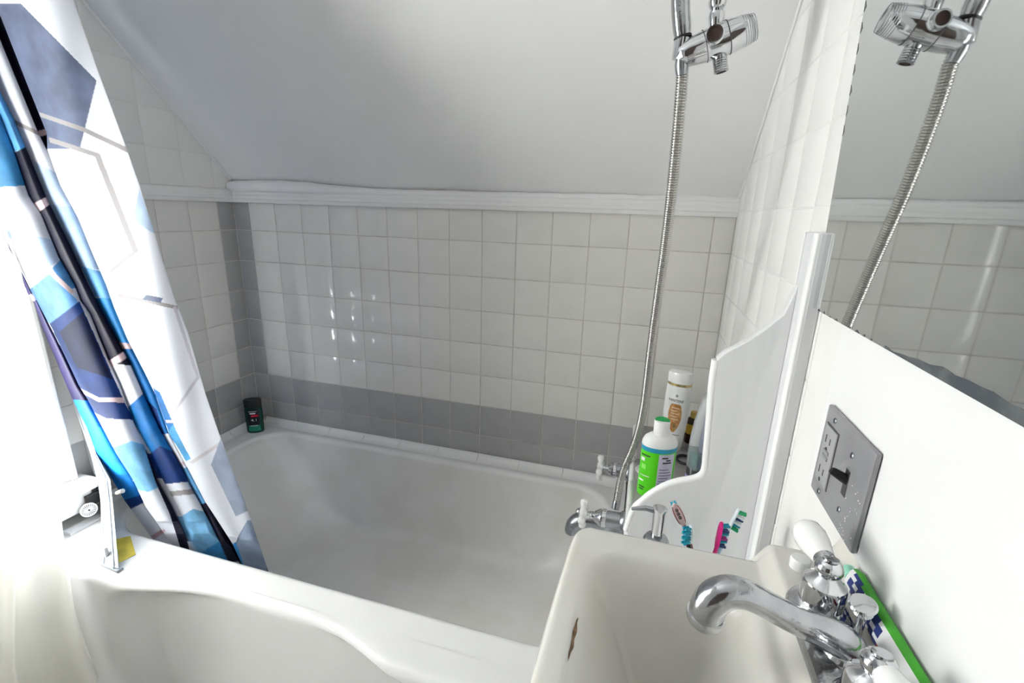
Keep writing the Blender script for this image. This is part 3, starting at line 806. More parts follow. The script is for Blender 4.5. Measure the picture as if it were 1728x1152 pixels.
# white plastic cap on the sink deck behind the lever
o = obj('plastic_cap', L((1.6165, -0.9475, DZ-0.0015), (0, 0, 1), [(0.009, 0), (0.009, 0.010), (0.008, 0.012), (0.003, 0.0125)], 24), 'porcelain_white', None, True, origin=(1.6165, -0.9475, DZ-0.001))
tag(o, 'small round white plastic cap on the sink deck behind the porcelain lever', 'cap')
# toothpaste tube lying along the wall
tpb = thing('toothpaste_tube', 'white, blue and green toothpaste tube lying behind the faucet against the wall', 'toothpaste', (1.6495, -1.04, DZ+0.004))
bm = bmesh.new()
rings = []
for k in range(21):
    t = k/20
    y = -0.972-0.145*t
    wv = 0.0125+0.004*t; th = 0.0118*(1-t)**0.55+0.0012
    if k == 0: wv *= .8; th *= .8
    c = Vector((1.6495, y, 0.8955))
    rings.append([bm.verts.new(c+Vector((0.25, 0, 1))*(0.88*wv*math.cos(a))+Vector((-1, 0, 0.2))*(0.46*th*math.sin(a))) for a in [2*PI*i/20 for i in range(20)]])
for a, b in zip(rings[:-1], rings[1:]):
    for i in range(20): bm.faces.new((a[i], a[(i+1) % 20], b[(i+1) % 20], b[i]))
bm.faces.new(rings[0]); bm.faces.new(rings[-1])
bm.faces.ensure_lookup_table()
for f in bm.faces:
    c = f.calc_center_median()
    zz_ = c.z-0.8955
    f.material_index = 2 if zz_ > 0.0088 else (1 if (-1.034 < c.y < -0.982 and int((c.y+zz_+2)*300) % 3) else (3 if zz_ < -0.007 and c.y < -1.02 else 0))
obj('tube', bm, ['plastic_white', tint('paste_blue', (38, 55, 120)), tint('paste_green', (70, 165, 50)), tint('paste_red', (150, 40, 45))], tpb, True)
obj('nozzle', L((1.6495, -0.973, 0.8955), (0, 1, 0), [(0.006, 0), (0.0052, 0.004), (0.0052, 0.010), (0.004, 0.012)], 18), tint('paste_mint', (150, 220, 195)), tpb, True)

# ------------------------------------------------------------------ bottles
def text_mesh(s, size, align='CENTER'):
    c = bpy.data.curves.new('t', 'FONT'); c.body = s; c.size = size; c.align_x = align; c.align_y = 'CENTER'; c.resolution_u = 2
    o = bpy.data.objects.new('t', c); COL.objects.link(o)
    me = bpy.data.meshes.new_from_object(o.evaluated_get(bpy.context.evaluated_depsgraph_get()))
    bpy.data.objects.remove(o); bpy.data.curves.remove(c)
    return me
class Bottle:
    def __init__(s, p, prof, sx, sy, xax, phi):
        s.p = Vector(p); s.prof = prof; s.sx = sx; s.sy = sy; s.phi = phi
        s.a = Vector(xax).normalized(); s.b = Vector((0, 0, 1)).cross(s.a)
    def r(s, h): return lerp_table([(q[1], q[0]) for q in s.prof], h)
    def surf(s, u, h, off=0.0005):
        r = s.r(h); th = s.phi + u/(r*(s.sx+s.sy)/2)
        v = s.a*((r*s.sx+off)*math.cos(th)) + s.b*((r*s.sy+off)*math.sin(th))
        return s.p + v + Vector((0, 0, h))
    def patch(s, name, u0, u1, h0, h1, m, par, off=0.0005, n=12, k=4, shape=None):
        bm = bmesh.new(); g = []
        for i in range(n+1):
            for_h = []
            for j in range(k+1):
                u = u0+(u1-u0)*i/n; h = h0+(h1-h0)*j/k
                if shape: u = (u0+u1)/2 + (u-(u0+u1)/2)*shape(j/k)
                for_h.append(bm.verts.new(s.surf(u, h, off)))
            g.append(for_h)
        for i in range(n):
            for j in range(k): bm.faces.new((g[i][j], g[i+1][j], g[i+1][j+1], g[i][j+1]))
        return obj(name, bm, m, par, True)
    def text(s, txt, size, u, h, m, par, off=0.0009, sxx=1.0):
        me = text_mesh(txt, size)
        for v in me.vertices: v.co = s.surf(u+v.co.x*sxx, h+v.co.y, off)
        return obj('lettering', me, m, par)
    def body(s, name, h0, h1, m, par, n=36, ext=0.0, cap=True):
        pr = [q for q in s.prof if h0 < q[1] < h1]
        pr = [(s.r(h0), h0)] + pr + [(s.r(h1), h1)]
        return obj(name, L(s.p, (0, 0, 1), [(q[0]+ext, q[1]) for q in pr], n, s.sx, s.sy, s.a, cap), m, par, True)
EYE = lambda p: math.atan2(CAM.y-p[1], CAM.x-p[0])
def phi_of(xax, world): 
    a = math.atan2(xax[1], xax[0]); return world-a
ink = tint('print_ink', (45, 42, 50)); wht = tint('print_white', (238, 240, 240)); gold = mat('gold_foil', (0.62, 0.47, 0.22), 0.25, 0.9)

# green lotion bottle
p = (1.5135, -0.375, LZ)
gb_ = thing('lotion_bottle', 'bright green lotion bottle with white shoulders and green-topped cap on the ledge', 'bottle', p)
xa = (0.97, 0.24, 0)
bt = Bottle(p, [(0.028, 0.0), (0.0315, 0.004), (0.032, 0.02), (0.032, 0.118), (0.0325, 0.126), (0.0322, 0.136), (0.0285, 0.146), (0.021, 0.153), (0.0135, 0.156)], 1.22, 0.86, xa, phi_of(xa, -PI/2-0.10))
grn = tint('lotion_green', (88, 215, 30), 0.3); teal = tint('lotion_teal', (45, 155, 190), 0.3)
bt.body('body', 0.0, 0.118, grn, gb_); bt.body('band', 0.118, 0.129, teal, gb_, ext=0.0002); bt.body('shoulder', 0.129, 0.156, 'plastic_white', gb_)
cp = obj('cap', L(Vector(p)+Vector((0, 0, 0.154)), (0, 0, 1), [(0.0172, 0), (0.0172, 0.032), (0.0164, 0.0335)], 30), 'plastic_white', gb_, True)
obj('cap_top', L(Vector(p)+Vector((0, 0, 0.1855)), (0.0, -0.12, 1), [(0.0166, 0), (0.0162, 0.0025), (0.004, 0.003)], 30), tint('cap_green', (35, 165, 85)), cp, True)
bt.patch('label', 0.006, 0.040, 0.012, 0.116, tint('label_lilac', (205, 203, 222)), gb_)
for k in range(9): bt.patch('label_line', 0.009, 0.036-0.004*(k % 3), 0.020+k*0.0072, 0.0222+k*0.0072, tint('label_ink', (120, 112, 150)), gb_, 0.0009, 8, 1)
for k, (a, b) in enumerate(((0.014, 0.032), (0.020, 0.030), (0.012, 0.024))): bt.patch('label_mark', a, b, 0.094+k*0.006, 0.0975+k*0.006, ink, gb_, 0.0009, 6, 1)
for (u0, u1, h0, h1, mm) in ((-0.034, -0.010, 0.106, 0.109, ink), (-0.034, -0.022, 0.092, 0.101, wht), (-0.030, -0.018, 0.073, 0.085, tint('lotion_pale', (150, 235, 110))), (-0.032, -0.008, 0.056, 0.058, wht), (-0.034, -0.020, 0.042, 0.046, wht), (-0.032, -0.016, 0.026, 0.029, ink), (-0.030, -0.018, 0.020, 0.023, ink)):
    bt.patch('label_mark', u0, u1, h0, h1, mm, gb_, 0.0008, 8, 2)

# white shampoo bottle
p = (1.5625, -0.128, LZ)
sh = thing('shampoo_bottle', 'tall white shampoo bottle with gold band and bronze drop emblem on the ledge', 'bottle', p)
xa = (0.94, -0.34, 0)
bt = Bottle(p, [(0.020, 0.0), (0.022, 0.003), (0.0235, 0.02), (0.0285, 0.07), (0.0310, 0.11), (0.0305, 0.16), (0.0290, 0.192), (0.0288, 0.199), (0.0288, 0.222), (0.0275, 0.228), (0.022, 0.231)], 1.10, 0.80, xa, phi_of(xa, -PI/2-0.10))
bt.body('body', 0, 0.192, 'plastic_white', sh); bt.body('gold_band', 0.192, 0.199, gold, sh, ext=0.0003); bt.body('cap', 0.199, 0.231, 'porcelain_white', sh)
bt.text('PANTENE', 0.0105, -0.005, 0.152, ink, sh, 0.0009, 0.78)
bt.patch('crest', -0.007, -0.001, 0.163, 0.171, tint('crest_grey', (150, 150, 155)), sh, 0.0009, 4, 4, lambda t: 0.3+0.7*math.sin(PI*min(1, t+.15)))
drop = lambda t: max(0.02, math.sin(PI*min(1, (0.03+0.97*t)**1.0*0.80)))**0.75 if t < 1 else 0.55
bt.patch('emblem', -0.0195, 0.0115, 0.060, 0.143, mat('bronze_print', srgb(178, 120, 66), 0.35, 0.15, col2=srgb(214, 172, 120), vscale=60), sh, 0.0007, 10, 22, drop)
for k in range(5): bt.patch('emblem_line', -0.013, 0.005-(k % 2)*0.004, 0.098+k*0.0082, 0.1000+k*0.0082, tint('emblem_cream', (232, 214, 190)), sh, 0.0011, 6, 1)
bt.patch('emblem_drop', -0.006, 0.001, 0.074, 0.086, gold, sh, 0.0012, 6, 6, lambda t: 0.2+0.8*math.sin(PI*(0.9*t+0.05)))
for k, (a, b) in enumerate(((-0.012, 0.012), (-0.012, 0.006), (-0.010, 0.004), (-0.010, 0.008))): bt.patch('label_line', a, b, 0.052-k*0.008, 0.0535-k*0.008, ink, sh, 0.0009, 6, 1)

# clear bottle with blue-violet contents
p = (1.6205, -0.285, LZ)
cl = thing('wash_bottle', 'clear tapered wash bottle with silver and violet base, half behind the curved panel', 'bottle', p)
bt = Bottle(p, [(0.031, 0.0), (0.033, 0.003), (0.033, 0.022), (0.0335, 0.040), (0.0345, 0.07), (0.034, 0.11), (0.030, 0.16), (0.022, 0.205), (0.014, 0.232), (0.006, 0.240)], 0.98, 0.85, (1, 0.1, 0), 0)
bt.body('base_cap', 0, 0.020, tint('wash_violet', (160, 150, 205)), cl); bt.body('silver_ring', 0.020, 0.040, 'chrome_dull', cl)
clr = mat('clear_plastic', (0.93, 0.96, 0.98), 0.08, trans=0.75, ior=1.2)
bt.body('body', 0.040, 0.240, clr, cl)
bi = Bottle(p, [(0.022, 0.041), (0.023, 0.06), (0.022, 0.075)], 1.0, 0.8, (1, 0.1, 0), 0)
obj('blue_plug', L(Vector(p)+Vector((0.008, -0.004, 0)), (0, 0, 1), [(0.015, 0.042), (0.016, 0.060), (0.014, 0.074)], 20), tint('plug_blue', (20, 75, 170)), cl, True)
obj('gel', L(Vector(p), (0, 0, 1), [(0.029, 0.041), (0.030, 0.06), (0.0295, 0.085)], 24, 0.98, 0.85, (1, .1, 0)), mat('teal_gel', srgb(120, 200, 205), 0.1, trans=0.8), cl, True)
obj('violet_sleeve', L(Vector(p)+Vector((0.006, 0, 0)), (0, 0, 1), [(0.015, 0.076), (0.016, 0.11), (0.012, 0.17)], 20), mat('violet_gel', srgb(190, 195, 228), 0.2, trans=0.3), cl, True)

# small amber bottle behind the shampoo
p = (at(1170, 712, 1, -0.066).x, -0.066, LZ)
am = thing('amber_bottle', 'small amber bottle with yellow label tucked behind the shampoo bottle', 'bottle', p)
bt = Bottle(p, [(0.018, 0), (0.0195, 0.003), (0.0195, 0.062), (0.016, 0.072), (0.009, 0.078)], 1, 1, (1, 0, 0), phi_of((1, 0), -PI/2))
bt.body('body', 0, 0.078, mat('amber_glass', (0.05, 0.025, 0.01), 0.12), am)
bt.patch('label', -0.045, 0.045, 0.030, 0.060, tint('amber_label', (205, 165, 50)), am, 0.0006, 20, 2)
obj('cap', L(Vector(p)+Vector((0, 0, 0.076)), (0, 0, 1), [(0.0105, 0), (0.0105, 0.016), (0.009, 0.018)], 20), tint('amber_cap', (190, 160, 80)), am, True)
# black hair tie and white dish
bm = bmesh.new(); tube(bm, [(1.5935+0.019*math.cos(2*PI*k/28), -0.190+0.024*math.sin(2*PI*k/28), LZ+0.0042) for k in range(29)], 0.0036, 10, cap=False)
o = obj('hair_tie', bm, 'black_rubber', None, True, origin=(1.5935, -0.19, LZ)); tag(o, 'black rubber hair tie lying flat on the ledge tiles', 'hair tie')
o = obj('soap_dish', L((1.5005, -0.292, LZ), (0, 0, 1), [(0.022, 0.0), (0.028, 0.003), (0.0315, 0.011), (0.0300, 0.012), (0.027, 0.006), (0.005, 0.004)], 30), 'porcelain_white', None, True, origin=(1.5005, -0.292, LZ)); tag(o, 'round white soap dish half hidden behind the green lotion bottle', 'soap dish')

# dark green shower gel on the tub corner
p = (0.066, -0.090, RZ)
dg_ = thing('shower_gel', 'dark green shower gel bottle with black cap on the tub corner by grey tiles', 'bottle', p)
xa = (0.86, 0.50, 0)
bt = Bottle(p, [(0.024, 0.0), (0.0265, 0.004), (0.0275, 0.05), (0.0275, 0.093), (0.0262, 0.101), (0.0275, 0.102), (0.0280, 0.128), (0.0265, 0.1335)], 1.12, 0.62, xa, phi_of(xa, math.atan2(-0.86, 0.50)))
bt.body('body', 0, 0.1015, mat('dark_green_plastic', srgb(16, 62, 52), 0.25), dg_); bt.body('cap', 0.1018, 0.1335, 'black', dg_)
bt.patch('label', -0.0155, 0.0185, 0.008, 0.096, tint('gel_label', (14, 20, 24)), dg_, 0.0006, 10, 4)
bt.patch('label_panel', -0.0145, 0.0175, 0.009, 0.032, tint('gel_green', (22, 125, 95)), dg_, 0.0009, 10, 2)
bt.patch('label_line', -0.009, 0.012, 0.030, 0.0325, wht, dg_, 0.0012, 8, 1)
bt.patch('label_red', -0.004, 0.014, 0.067, 0.075, tint('gel_red', (215, 30, 50)), dg_, 0.0011, 8, 2)
bt.patch('label_line', -0.010, 0.012, 0.087, 0.0905, tint('gel_grey', (150, 160, 160)), dg_, 0.0011, 8, 1)
bt.patch('label_line', -0.007, 0.008, 0.079, 0.083, wht, dg_, 0.0011, 8, 1)
bt.text('4.1', 0.014, 0.003, 0.054, wht, dg_, 0.0012)

# ------------------------------------------------------------------ pump, cup, toothbrushes behind the sink
SHZ = 0.655
q = at(1113, 866, 1, -0.80)
pm = thing('soap_pump', 'chrome pump-top soap dispenser standing behind the back edge of the sink', 'soap dispenser', (q.x, q.y, SHZ))
bx_, by_ = q.x, q.y
obj('bottle', L((bx_, by_, SHZ), (0, 0, 1), [(0.024, 0), (0.026, 0.003), (0.026, 0.082), (0.022, 0.096), (0.014, 0.100)], 28), mat('grey_bottle', (0.22, 0.23, 0.24), 0.3), pm, True)
obj('collar', L((bx_, by_, SHZ+0.1), (0, 0, 1), [(0.0165, -0.004), (0.0175, 0.0), (0.0175, 0.010), (0.015, 0.0145), (0.0085, 0.0165)], 28), 'chrome_dull', pm, True)
ztop = at(1113, 857, 1, -0.80).z
obj('pump_head', L((bx_, by_, SHZ+0.114), (0, 0, 1), [(0.0075, 0), (0.0088, ztop-SHZ-0.114-0.004), (0.0098, ztop-SHZ-0.114-0.002), (0.0098, ztop-SHZ-0.114), (0.008, ztop-SHZ-0.1135)], 24), 'chrome', pm, True)
e = at(1066, 857, 1, -0.80)
obj('nozzle', T([(bx_-0.004, by_, ztop-0.0055), ((bx_+e.x)/2, by_, ztop-0.004), (e.x, by_, e.z-0.001)], [0.0042, 0.0036, 0.0022], 14), 'chrome_dull', pm, True)
cupc = Vector((1.5655, -0.795, SHZ))
cup = thing('toothbrush_cup', 'short clear cup holding toothbrushes on the shelf behind the sink', 'cup', cupc)
obj('wall', L(cupc, (0, 0, 1), [(0.024, 0), (0.026, 0.002), (0.028, 0.078), (0.0265, 0.078), (0.0245, 0.004)], 30), mat('cup_plastic', (0.75, 0.78, 0.8), 0.2, trans=0.5), cup, True)
def brush(label, foot, head_px, yy, tip_px, facing, hcol, backcol, bristles, handle_r=0.0042, group=None):
    foot = Vector(foot); a = at(*head_px, 1, yy); b = at(*tip_px, 1, yy)     # head from a (neck) to b (tip)
    t = thing('toothbrush', label, 'toothbrush', foot, group)
    neck = a.lerp(foot, 0.12)
    obj('handle', T(smoothpath([foot, foot.lerp(a, 0.5), neck, a], 5), [handle_r]*10+[handle_r*0.85, handle_r*0.75, handle_r*0.7, handle_r*0.65, handle_r*0.62, 0.0026], 12), hcol, t, True)
    d = (b-a); ln = d.length; d.normalize()
    f = Vector(facing); f = (f-d*f.dot(d)).normalized(); s = d.cross(f)
    bm = bmesh.new(); rings = []
    for k in range(13):
        u = k/12
        hw = 0.0056*math.sqrt(max(0.02, 1-abs(2*u-1)**2.6))+0.0008
        ring = []
        for i in range(12):
            an = 2*PI*i/12
            ring.append(bm.verts.new(a+d*(ln*u)+s*(hw*math.cos(an))+f*(0.0022*math.sin(an))))
        rings.append(ring)
    for A_, B_ in zip(rings[:-1], rings[1:]):
        for i in range(12): bm.faces.new((A_[i], A_[(i+1) % 12], B_[(i+1) % 12], B_[i]))
    bm.faces.new(rings[0]); bm.faces.new(rings[-1])
    hd = obj('head', bm, backcol, t, True)
    nT = 6
    for k in range(nT):
        for sgn in (-1, 1):
            c = a+d*(ln*(0.16+0.70*k/(nT-1)))+s*(sgn*0.0022)
            mm = bristles[k % len(bristles)]
            dirb = (f+d*(0.12 if k % 2 else -0.12)).normalized()
            obj('bristle_tuft', L(c, dirb, [(0.0018, 0.0015), (0.0019, 0.0105), (0.0016, 0.0112)], 8), mm, hd, True)
    return t, a, b, d, f, s, ln, hd
tl = tint('brush_teal', (25, 150, 175)); tg = tint('brush_green', (30, 165, 105)); nv = tint('brush_navy', (25, 55, 110)); pk_ = tint('brush_pink', (225, 35, 135)); pw = tint('brush_white', (225, 235, 240)); mar = tint('brush_maroon', (115, 25, 30)); ltb = tint('brush_pale_blue', (165, 195, 220)); pnk2 = tint('brush_pale_pink', (222, 190, 190)); mint = tint('brush_mint', (150, 220, 200)); crim = tint('brush_magenta', (150, 30, 120))
C0 = cupc+Vector((0, 0, 0.006))
grp = 'toothbrushes in the cup behind the sink'
t, a, b, d, f, s, ln, hd = brush('toothbrush with pale pink head back and maroon neck, ringed pattern', C0+Vector((0.012, -0.004, 0)), (1154, 886), -0.800, (1137, 850), (-0.35, 0.85, 0.3), mar, pnk2, [mint, mint, tl], group=grp)
back = -f
for k in range(3):
    c = a+d*(ln*(0.40+0.17*k))+back*0.0024
    bm = bmesh.new(); tube(bm, [c+s*(0.0017*math.cos(2*PI*i/16))+d*(0.0020*math.sin(2*PI*i/16)) for i in range(17)], 0.0005, 6, cap=False)
    obj('ring_mark', bm, ink, hd)
    obj('dot_mark', L(c-back*0.0003, back, [(0.0007, 0), (0.0007, 0.0006)], 10), ink, hd)
for sg in (-1, 1):
    bm = bmesh.new()
    tube(bm, [a+d*(ln*u)+s*(sg*(0.0052*math.sqrt(max(0.02, 1-abs(2*u-1)**2.6))))+back*0.0011 for u in [0.12+0.8*i/14 for i in range(15)]], 0.00055, 6)
    obj('edge_mark', bm, mar, hd)
brush('toothbrush with fat teal bristles and black neck', C0+Vector((-0.002, -0.010, 0)), (1163, 917), -0.806, (1166, 886), (-0.75, -0.55, 0.1), tint('brush_black', (20, 22, 26)), pw, [tl], group=grp)
brush('toothbrush with hot pink head back and striped blue bristles', C0+Vector((0.004, 0.006, 0)), (1208, 926), -0.800, (1218, 881), (0.95, 0.25, 0.0), pk_, pk_, [nv, tl, crim, tl], group=grp)
brush('white toothbrush with navy, teal and green angled bristles', C0+Vector((-0.008, 0.010, 0)), (1229, 893), -0.778, (1247, 858), (0.85, -0.2, -0.45), ltb, pw, [tg, tl, pw, nv, pw, tg], group=grp)

# ------------------------------------------------------------------ printed shower curtain
# folds listed by height step t (counted down the cloth): left and right limit of each fold
FOLD = {
 'A': ([(-300, -122), (0, -12), (30, 2), (135, 43), (225, 79), (253, 80), (313, 102), (366, 131), (432, 158), (480, 179), (517, 192), (572, 215), (630, 245), (665, 262), (729, 284), (794, 319), (846, 346), (873, 364), (918, 393), (952, 409), (1040, 447)],
       [(-300, 15), (0, 124), (113, 163), (252, 214), (317, 237), (391, 260), (499, 293), (560, 317), (665, 347), (735, 371), (846, 413), (946, 447), (1040, 478)]),
 'B': ([(-300, -150), (0, -28), (135, 27), (225, 64), (253, 78), (313, 98), (1040, 420)], [(-300, -120), (0, -10), (135, 45), (225, 81), (253, 84), (313, 106), (1040, 450)]),
 'C': ([(-300, -190), (0, -62), (158, 0), (204, 23), (250, 42), (330, 75), (361, 90), (395, 107), (434, 126), (480, 147), (529, 172), (577, 198), (616, 219), (665, 240), (723, 267), (788, 305), (844, 335), (1040, 430)],
       [(-300, -148), (0, -27), (135, 28), (225, 65), (253, 79), (313, 104), (366, 133), (432, 160), (480, 181), (517, 194), (572, 217), (630, 247), (665, 264), (729, 288), (794, 322), (846, 350), (952, 405), (1040, 445)]),
 'D': ([(-300, -215), (0, -85), (100, -42), (204, 2), (259, 23), (330, 46), (361, 67), (434, 97), (480, 124), (507, 134), (529, 150), (577, 169), (609, 182), (650, 201), (723, 230), (765, 253), (788, 265), (815, 277), (846, 294), (891, 313), (923, 331), (941, 344), (1040, 390)],
       [(-300, -188), (0, -60), (158, 2), (204, 25), (250, 44), (330, 77), (361, 92), (395, 109), (434, 128), (480, 149), (529, 174), (577, 200), (616, 221), (665, 242), (723, 269), (788, 307), (816, 318), (846, 336), (891, 359), (923, 375), (941, 383), (1040, 428)]),
 'F': ([(-300, -330), (0, -175), (200, -80), (300, -33), (388, 4), (420, 18), (498, 56), (511, 64), (553, 86), (601, 110), (650, 133), (674, 148), (723, 174), (765, 196), (810, 225), (855, 246), (900, 277), (918, 290), (1040, 350)],
       [(-300, -213), (0, -83), (100, -40), (204, 4), (259, 25), (330, 48), (361, 69), (434, 99), (480, 126), (507, 136), (529, 152), (577, 171), (609, 184), (650, 203), (723, 229), (765, 248), (810, 265), (855, 290), (900, 311), (918, 318), (1040, 372)]),
 'G': ([(-300, -350), (0, -195), (200, -95), (300, -45), (388, -3), (420, 11), (498, 48), (511, 58), (553, 71), (601, 92), (650, 112), (674, 123), (720, 146), (765, 163), (810, 190), (844, 210), (878, 235), (907, 256), (1040, 330)],
       [(-300, -328), (0, -173), (200, -78), (300, -31), (388, 6), (420, 20), (498, 58), (511, 66), (553, 88), (601, 112), (650, 135), (674, 150), (723, 176), (765, 198), (810, 227), (855, 248), (900, 279), (918, 292), (1040, 352)]),
}
WHITE, NAVY, BLUE, DBLUE, SKY, GREY, BAND, PINK, PALE = (216, 219, 230), (16, 14, 40), (18, 112, 186), (14, 52, 118), (118, 178, 220), (92, 103, 132), (148, 144, 147), (212, 188, 192), (176, 196, 224)
PRINT = {   # pieces of the print on each fold: (colour, outline), later ones on top
 'A': [(GREY, [(-200, 6), (35, 6), (163, 136), (135, 250), (60, 252), (-20, 60)]), (BAND, [(66, 189), (140, 214), (213, 248), (216, 258), (140, 222), (68, 197)]),
       (BAND, [(82, 231), (168, 259), (166, 266), (84, 240)]), (BAND, [(168, 259), (234, 424), (186, 462), (185, 455), (224, 424), (160, 264)]), (PALE, [(104, 288), (137, 296), (183, 404), (166, 420), (118, 322)]),
       (PALE, [(235, 318), (262, 395), (250, 388), (224, 370)]), (BAND, [(199, 494), (300, 516), (300, 522), (199, 501)]), ((186, 184, 196), [(297, 516), (337, 637), (292, 702), (289, 698), (331, 636), (292, 518)]),
       (GREY, [(247, 497), (275, 503), (271, 511), (240, 505)]),
       (BLUE, [(258, 654), (270, 662), (298, 728), (306, 762), (288, 738)]), (PINK, [(279, 708), (292, 708), (294, 713), (281, 714)]), ((70, 150, 205), [(292, 716), (322, 774), (314, 778), (284, 728)]),
       ((196, 192, 200), [(390, 733), (396, 736), (326, 782), (318, 780)]), ((150, 162, 184), [(372, 740), (422, 860), (398, 871), (356, 784)]), (GREY, [(440, 880), (460, 990), (400, 990), (393, 930), (402, 905), (416, 880)]), ((142, 158, 184), [(440, 875), (460, 1040), (398, 1040), (394, 930), (404, 905), (417, 878)]),
       ((60, 140, 205), [(392, 918), (398, 914), (412, 955), (406, 960)])],
 'B': [(NAVY, [(-400, -400), (200, -400), (600, 1100), (-200, 1100)]), (PINK, [(60, 222), (82, 216), (84, 226), (62, 232)])],
 'C': [(PALE, [(40, 262), (110, 300), (150, 420), (100, 410)]), (BAND, [(20, 200), (66, 222), (66, 229), (20, 207)]), ((150, 178, 214), [(85, 345), (140, 350), (175, 455), (130, 452)]), ((96, 156, 212), [(136, 449), (172, 458), (192, 506), (160, 500)]), ((40, 130, 196), [(158, 502), (200, 504), (260, 640), (205, 600)]), (BLUE, [(196, 580), (250, 580), (300, 740), (262, 740)]), (DBLUE, [(232, 660), (264, 690), (282, 745), (258, 730)]),
       (PINK, [(199, 577), (225, 580), (228, 588), (203, 588)]), (WHITE, [(268, 734), (300, 728), (330, 790), (308, 800)]), (PINK, [(306, 779), (322, 772), (325, 777), (309, 785)]), ((96, 162, 214), [(304, 790), (332, 786), (352, 850), (332, 852)]), (NAVY, [(330, 852), (360, 846), (450, 1060), (380, 1060)])],
 'D': [((90, 160, 215), [(-300, -400), (200, -400), (200, 170), (40, 252), (-100, 280)]), (NAVY, [(14, 262), (48, 246), (230, 600), (260, 640), (180, 606), (60, 360)]), (PINK, [(54, 345), (82, 330), (88, 342), (62, 360)]), (PINK, [(176, 614), (216, 588), (222, 598), (184, 624)]), (NAVY, [(194, 614), (230, 600), (230, 618)]), (WHITE, [(182, 624), (196, 614), (224, 617), (246, 660), (215, 690), (205, 680)]),
       (BLUE, [(212, 690), (246, 660), (300, 760), (330, 800), (270, 790)]), (DBLUE, [(250, 768), (270, 752), (300, 765), (325, 806), (318, 814), (280, 818)]), (WHITE, [(274, 817), (322, 812), (345, 870), (300, 870)]), (BAND, [(286, 829), (330, 824), (333, 833), (289, 837)]), (SKY, [(303, 873), (326, 858), (348, 864), (460, 1060), (320, 1060)]), ((60, 145, 208), [(332, 936), (392, 900), (460, 1060), (340, 1060)])],
 'F': [((70, 150, 208), [(-500, -400), (200, -400), (200, 200), (60, 312), (-200, 330)]), (WHITE, [(-200, 326), (60, 312), (80, 400), (-100, 440)]), (PALE, [(0, 386), (88, 404), (100, 440), (40, 480)]), (WHITE, [(6, 395), (70, 430), (60, 480), (30, 480)]), ((84, 146, 206), [(88, 452), (102, 438), (130, 486), (112, 488)]), (PINK, [(80, 458), (86, 454), (126, 492), (120, 496)]), ((104, 154, 208), [(48, 490), (82, 462), (130, 505), (134, 530), (86, 548), (60, 520)]),
       (DBLUE, [(84, 546), (134, 508), (220, 700), (150, 690)]), ((14, 26, 66), [(100, 560), (140, 526), (190, 640), (130, 620)]), (PINK, [(136, 655), (166, 670), (208, 671), (210, 679), (166, 678), (140, 664)]), (DBLUE, [(142, 666), (166, 679), (210, 679), (226, 708), (180, 706), (156, 694)]), (WHITE, [(154, 696), (180, 707), (226, 709), (240, 760), (180, 760)]), (SKY, [(186, 756), (222, 744), (250, 752), (272, 820), (250, 830), (222, 824)]), (WHITE, [(214, 830), (250, 831), (274, 820), (390, 1060), (300, 1060)]), ((196, 170, 178), [(268, 900), (276, 892), (280, 895), (270, 906)]), (NAVY, [(243, 752), (254, 772), (290, 846), (313, 902), (322, 935), (308, 935), (286, 866), (262, 812)])],
 'G': [((30, 25, 66), [(-500, -400), (0, -400), (200, 600), (160, 676), (110, 674)]), (PINK, [(44, 500), (58, 494), (64, 504), (48, 512)]), (BLUE, [(118, 674), (156, 676), (250, 860), (206, 860)]), ((28, 138, 208), [(150, 720), (176, 720), (215, 800), (190, 800)]), (DBLUE, [(204, 845), (246, 832), (250, 848), (220, 860)]), (WHITE, [(214, 862), (248, 845), (380, 1060), (300, 1060)]), ((196, 164, 172), [(254, 905), (276, 890), (280, 896), (258, 911)])],
}
def inside(poly, x, y):
    c = False; n = len(poly); j = n-1
    for i in range(n):
        xi, yi = poly[i]; xj, yj = poly[j]
        if (yi > y) != (yj > y) and x < (xj-xi)*(y-yi)/(yj-yi)+xi: c = not c
        j = i
    return c
def cloth_depth(t): return -0.715+0.092*min(1.08, max(-0.35, t/950.0))
order = ['G', 'F', 'D', 'C', 'B', 'A']
base_off = {'G': 0.016, 'F': -0.010, 'D': -0.002, 'C': 0.006, 'B': 0.026, 'A': -0.004}
bulge = {'G': 0.010, 'F': 0.022, 'D': 0.015, 'C': 0.009, 'B': 0.004, 'A': 0.008}
TT0, TT1, NT = -270, 968, 980
NS = {'G': 30, 'F': 84, 'D': 56, 'C': 36, 'B': 14, 'A': 136}
verts, cols_, faces = [], [], []
NROW = sum(NS[k]+1 for k in order)
for it in range(NT+1):
    t = TT0+(TT1-TT0)*it/NT
    for k in order:
        lt, rt = FOLD[k]; xl, xr = lerp_table(lt, t), lerp_table(rt, t)
        if xr < xl+0.5: xr = xl+0.5
        for q in range(NS[k]+1):
            s = q/NS[k]; x = xl+(xr-xl)*s
            depth = cloth_depth(t)+base_off[k]-bulge[k]*math.sin(PI*s)**0.8*(1.0 if t > 0 else 0.9)
            if k == 'A': depth += 0.012*s+0.003*math.sin(7*s+t*0.012)
            if t > 880: depth = max(depth, -0.640+0.0009*max(0, t-900))
            P = at(x, t, 1, depth)
            P.z = max(P.z, 0.30-0.45*(P.x-0.2))
            if P.x < 0.035: P.x = 0.035+0.0006*NS[k]*(s-0.5)*0.2
            verts.append(P)
            c = WHITE
            for colr, poly in PRINT[k]:
                if inside(poly, x, t): c = colr
            cols_.append((*srgb(*c), 1.0))
for it in range(NT):
    for q in range(NROW-1):
        a = it*NROW+q
        faces.append((a, a+1, a+NROW+1, a+NROW))
me = bpy.data.meshes.new('cloth'); me.from_pydata([tuple(v) for v in verts], [], faces)
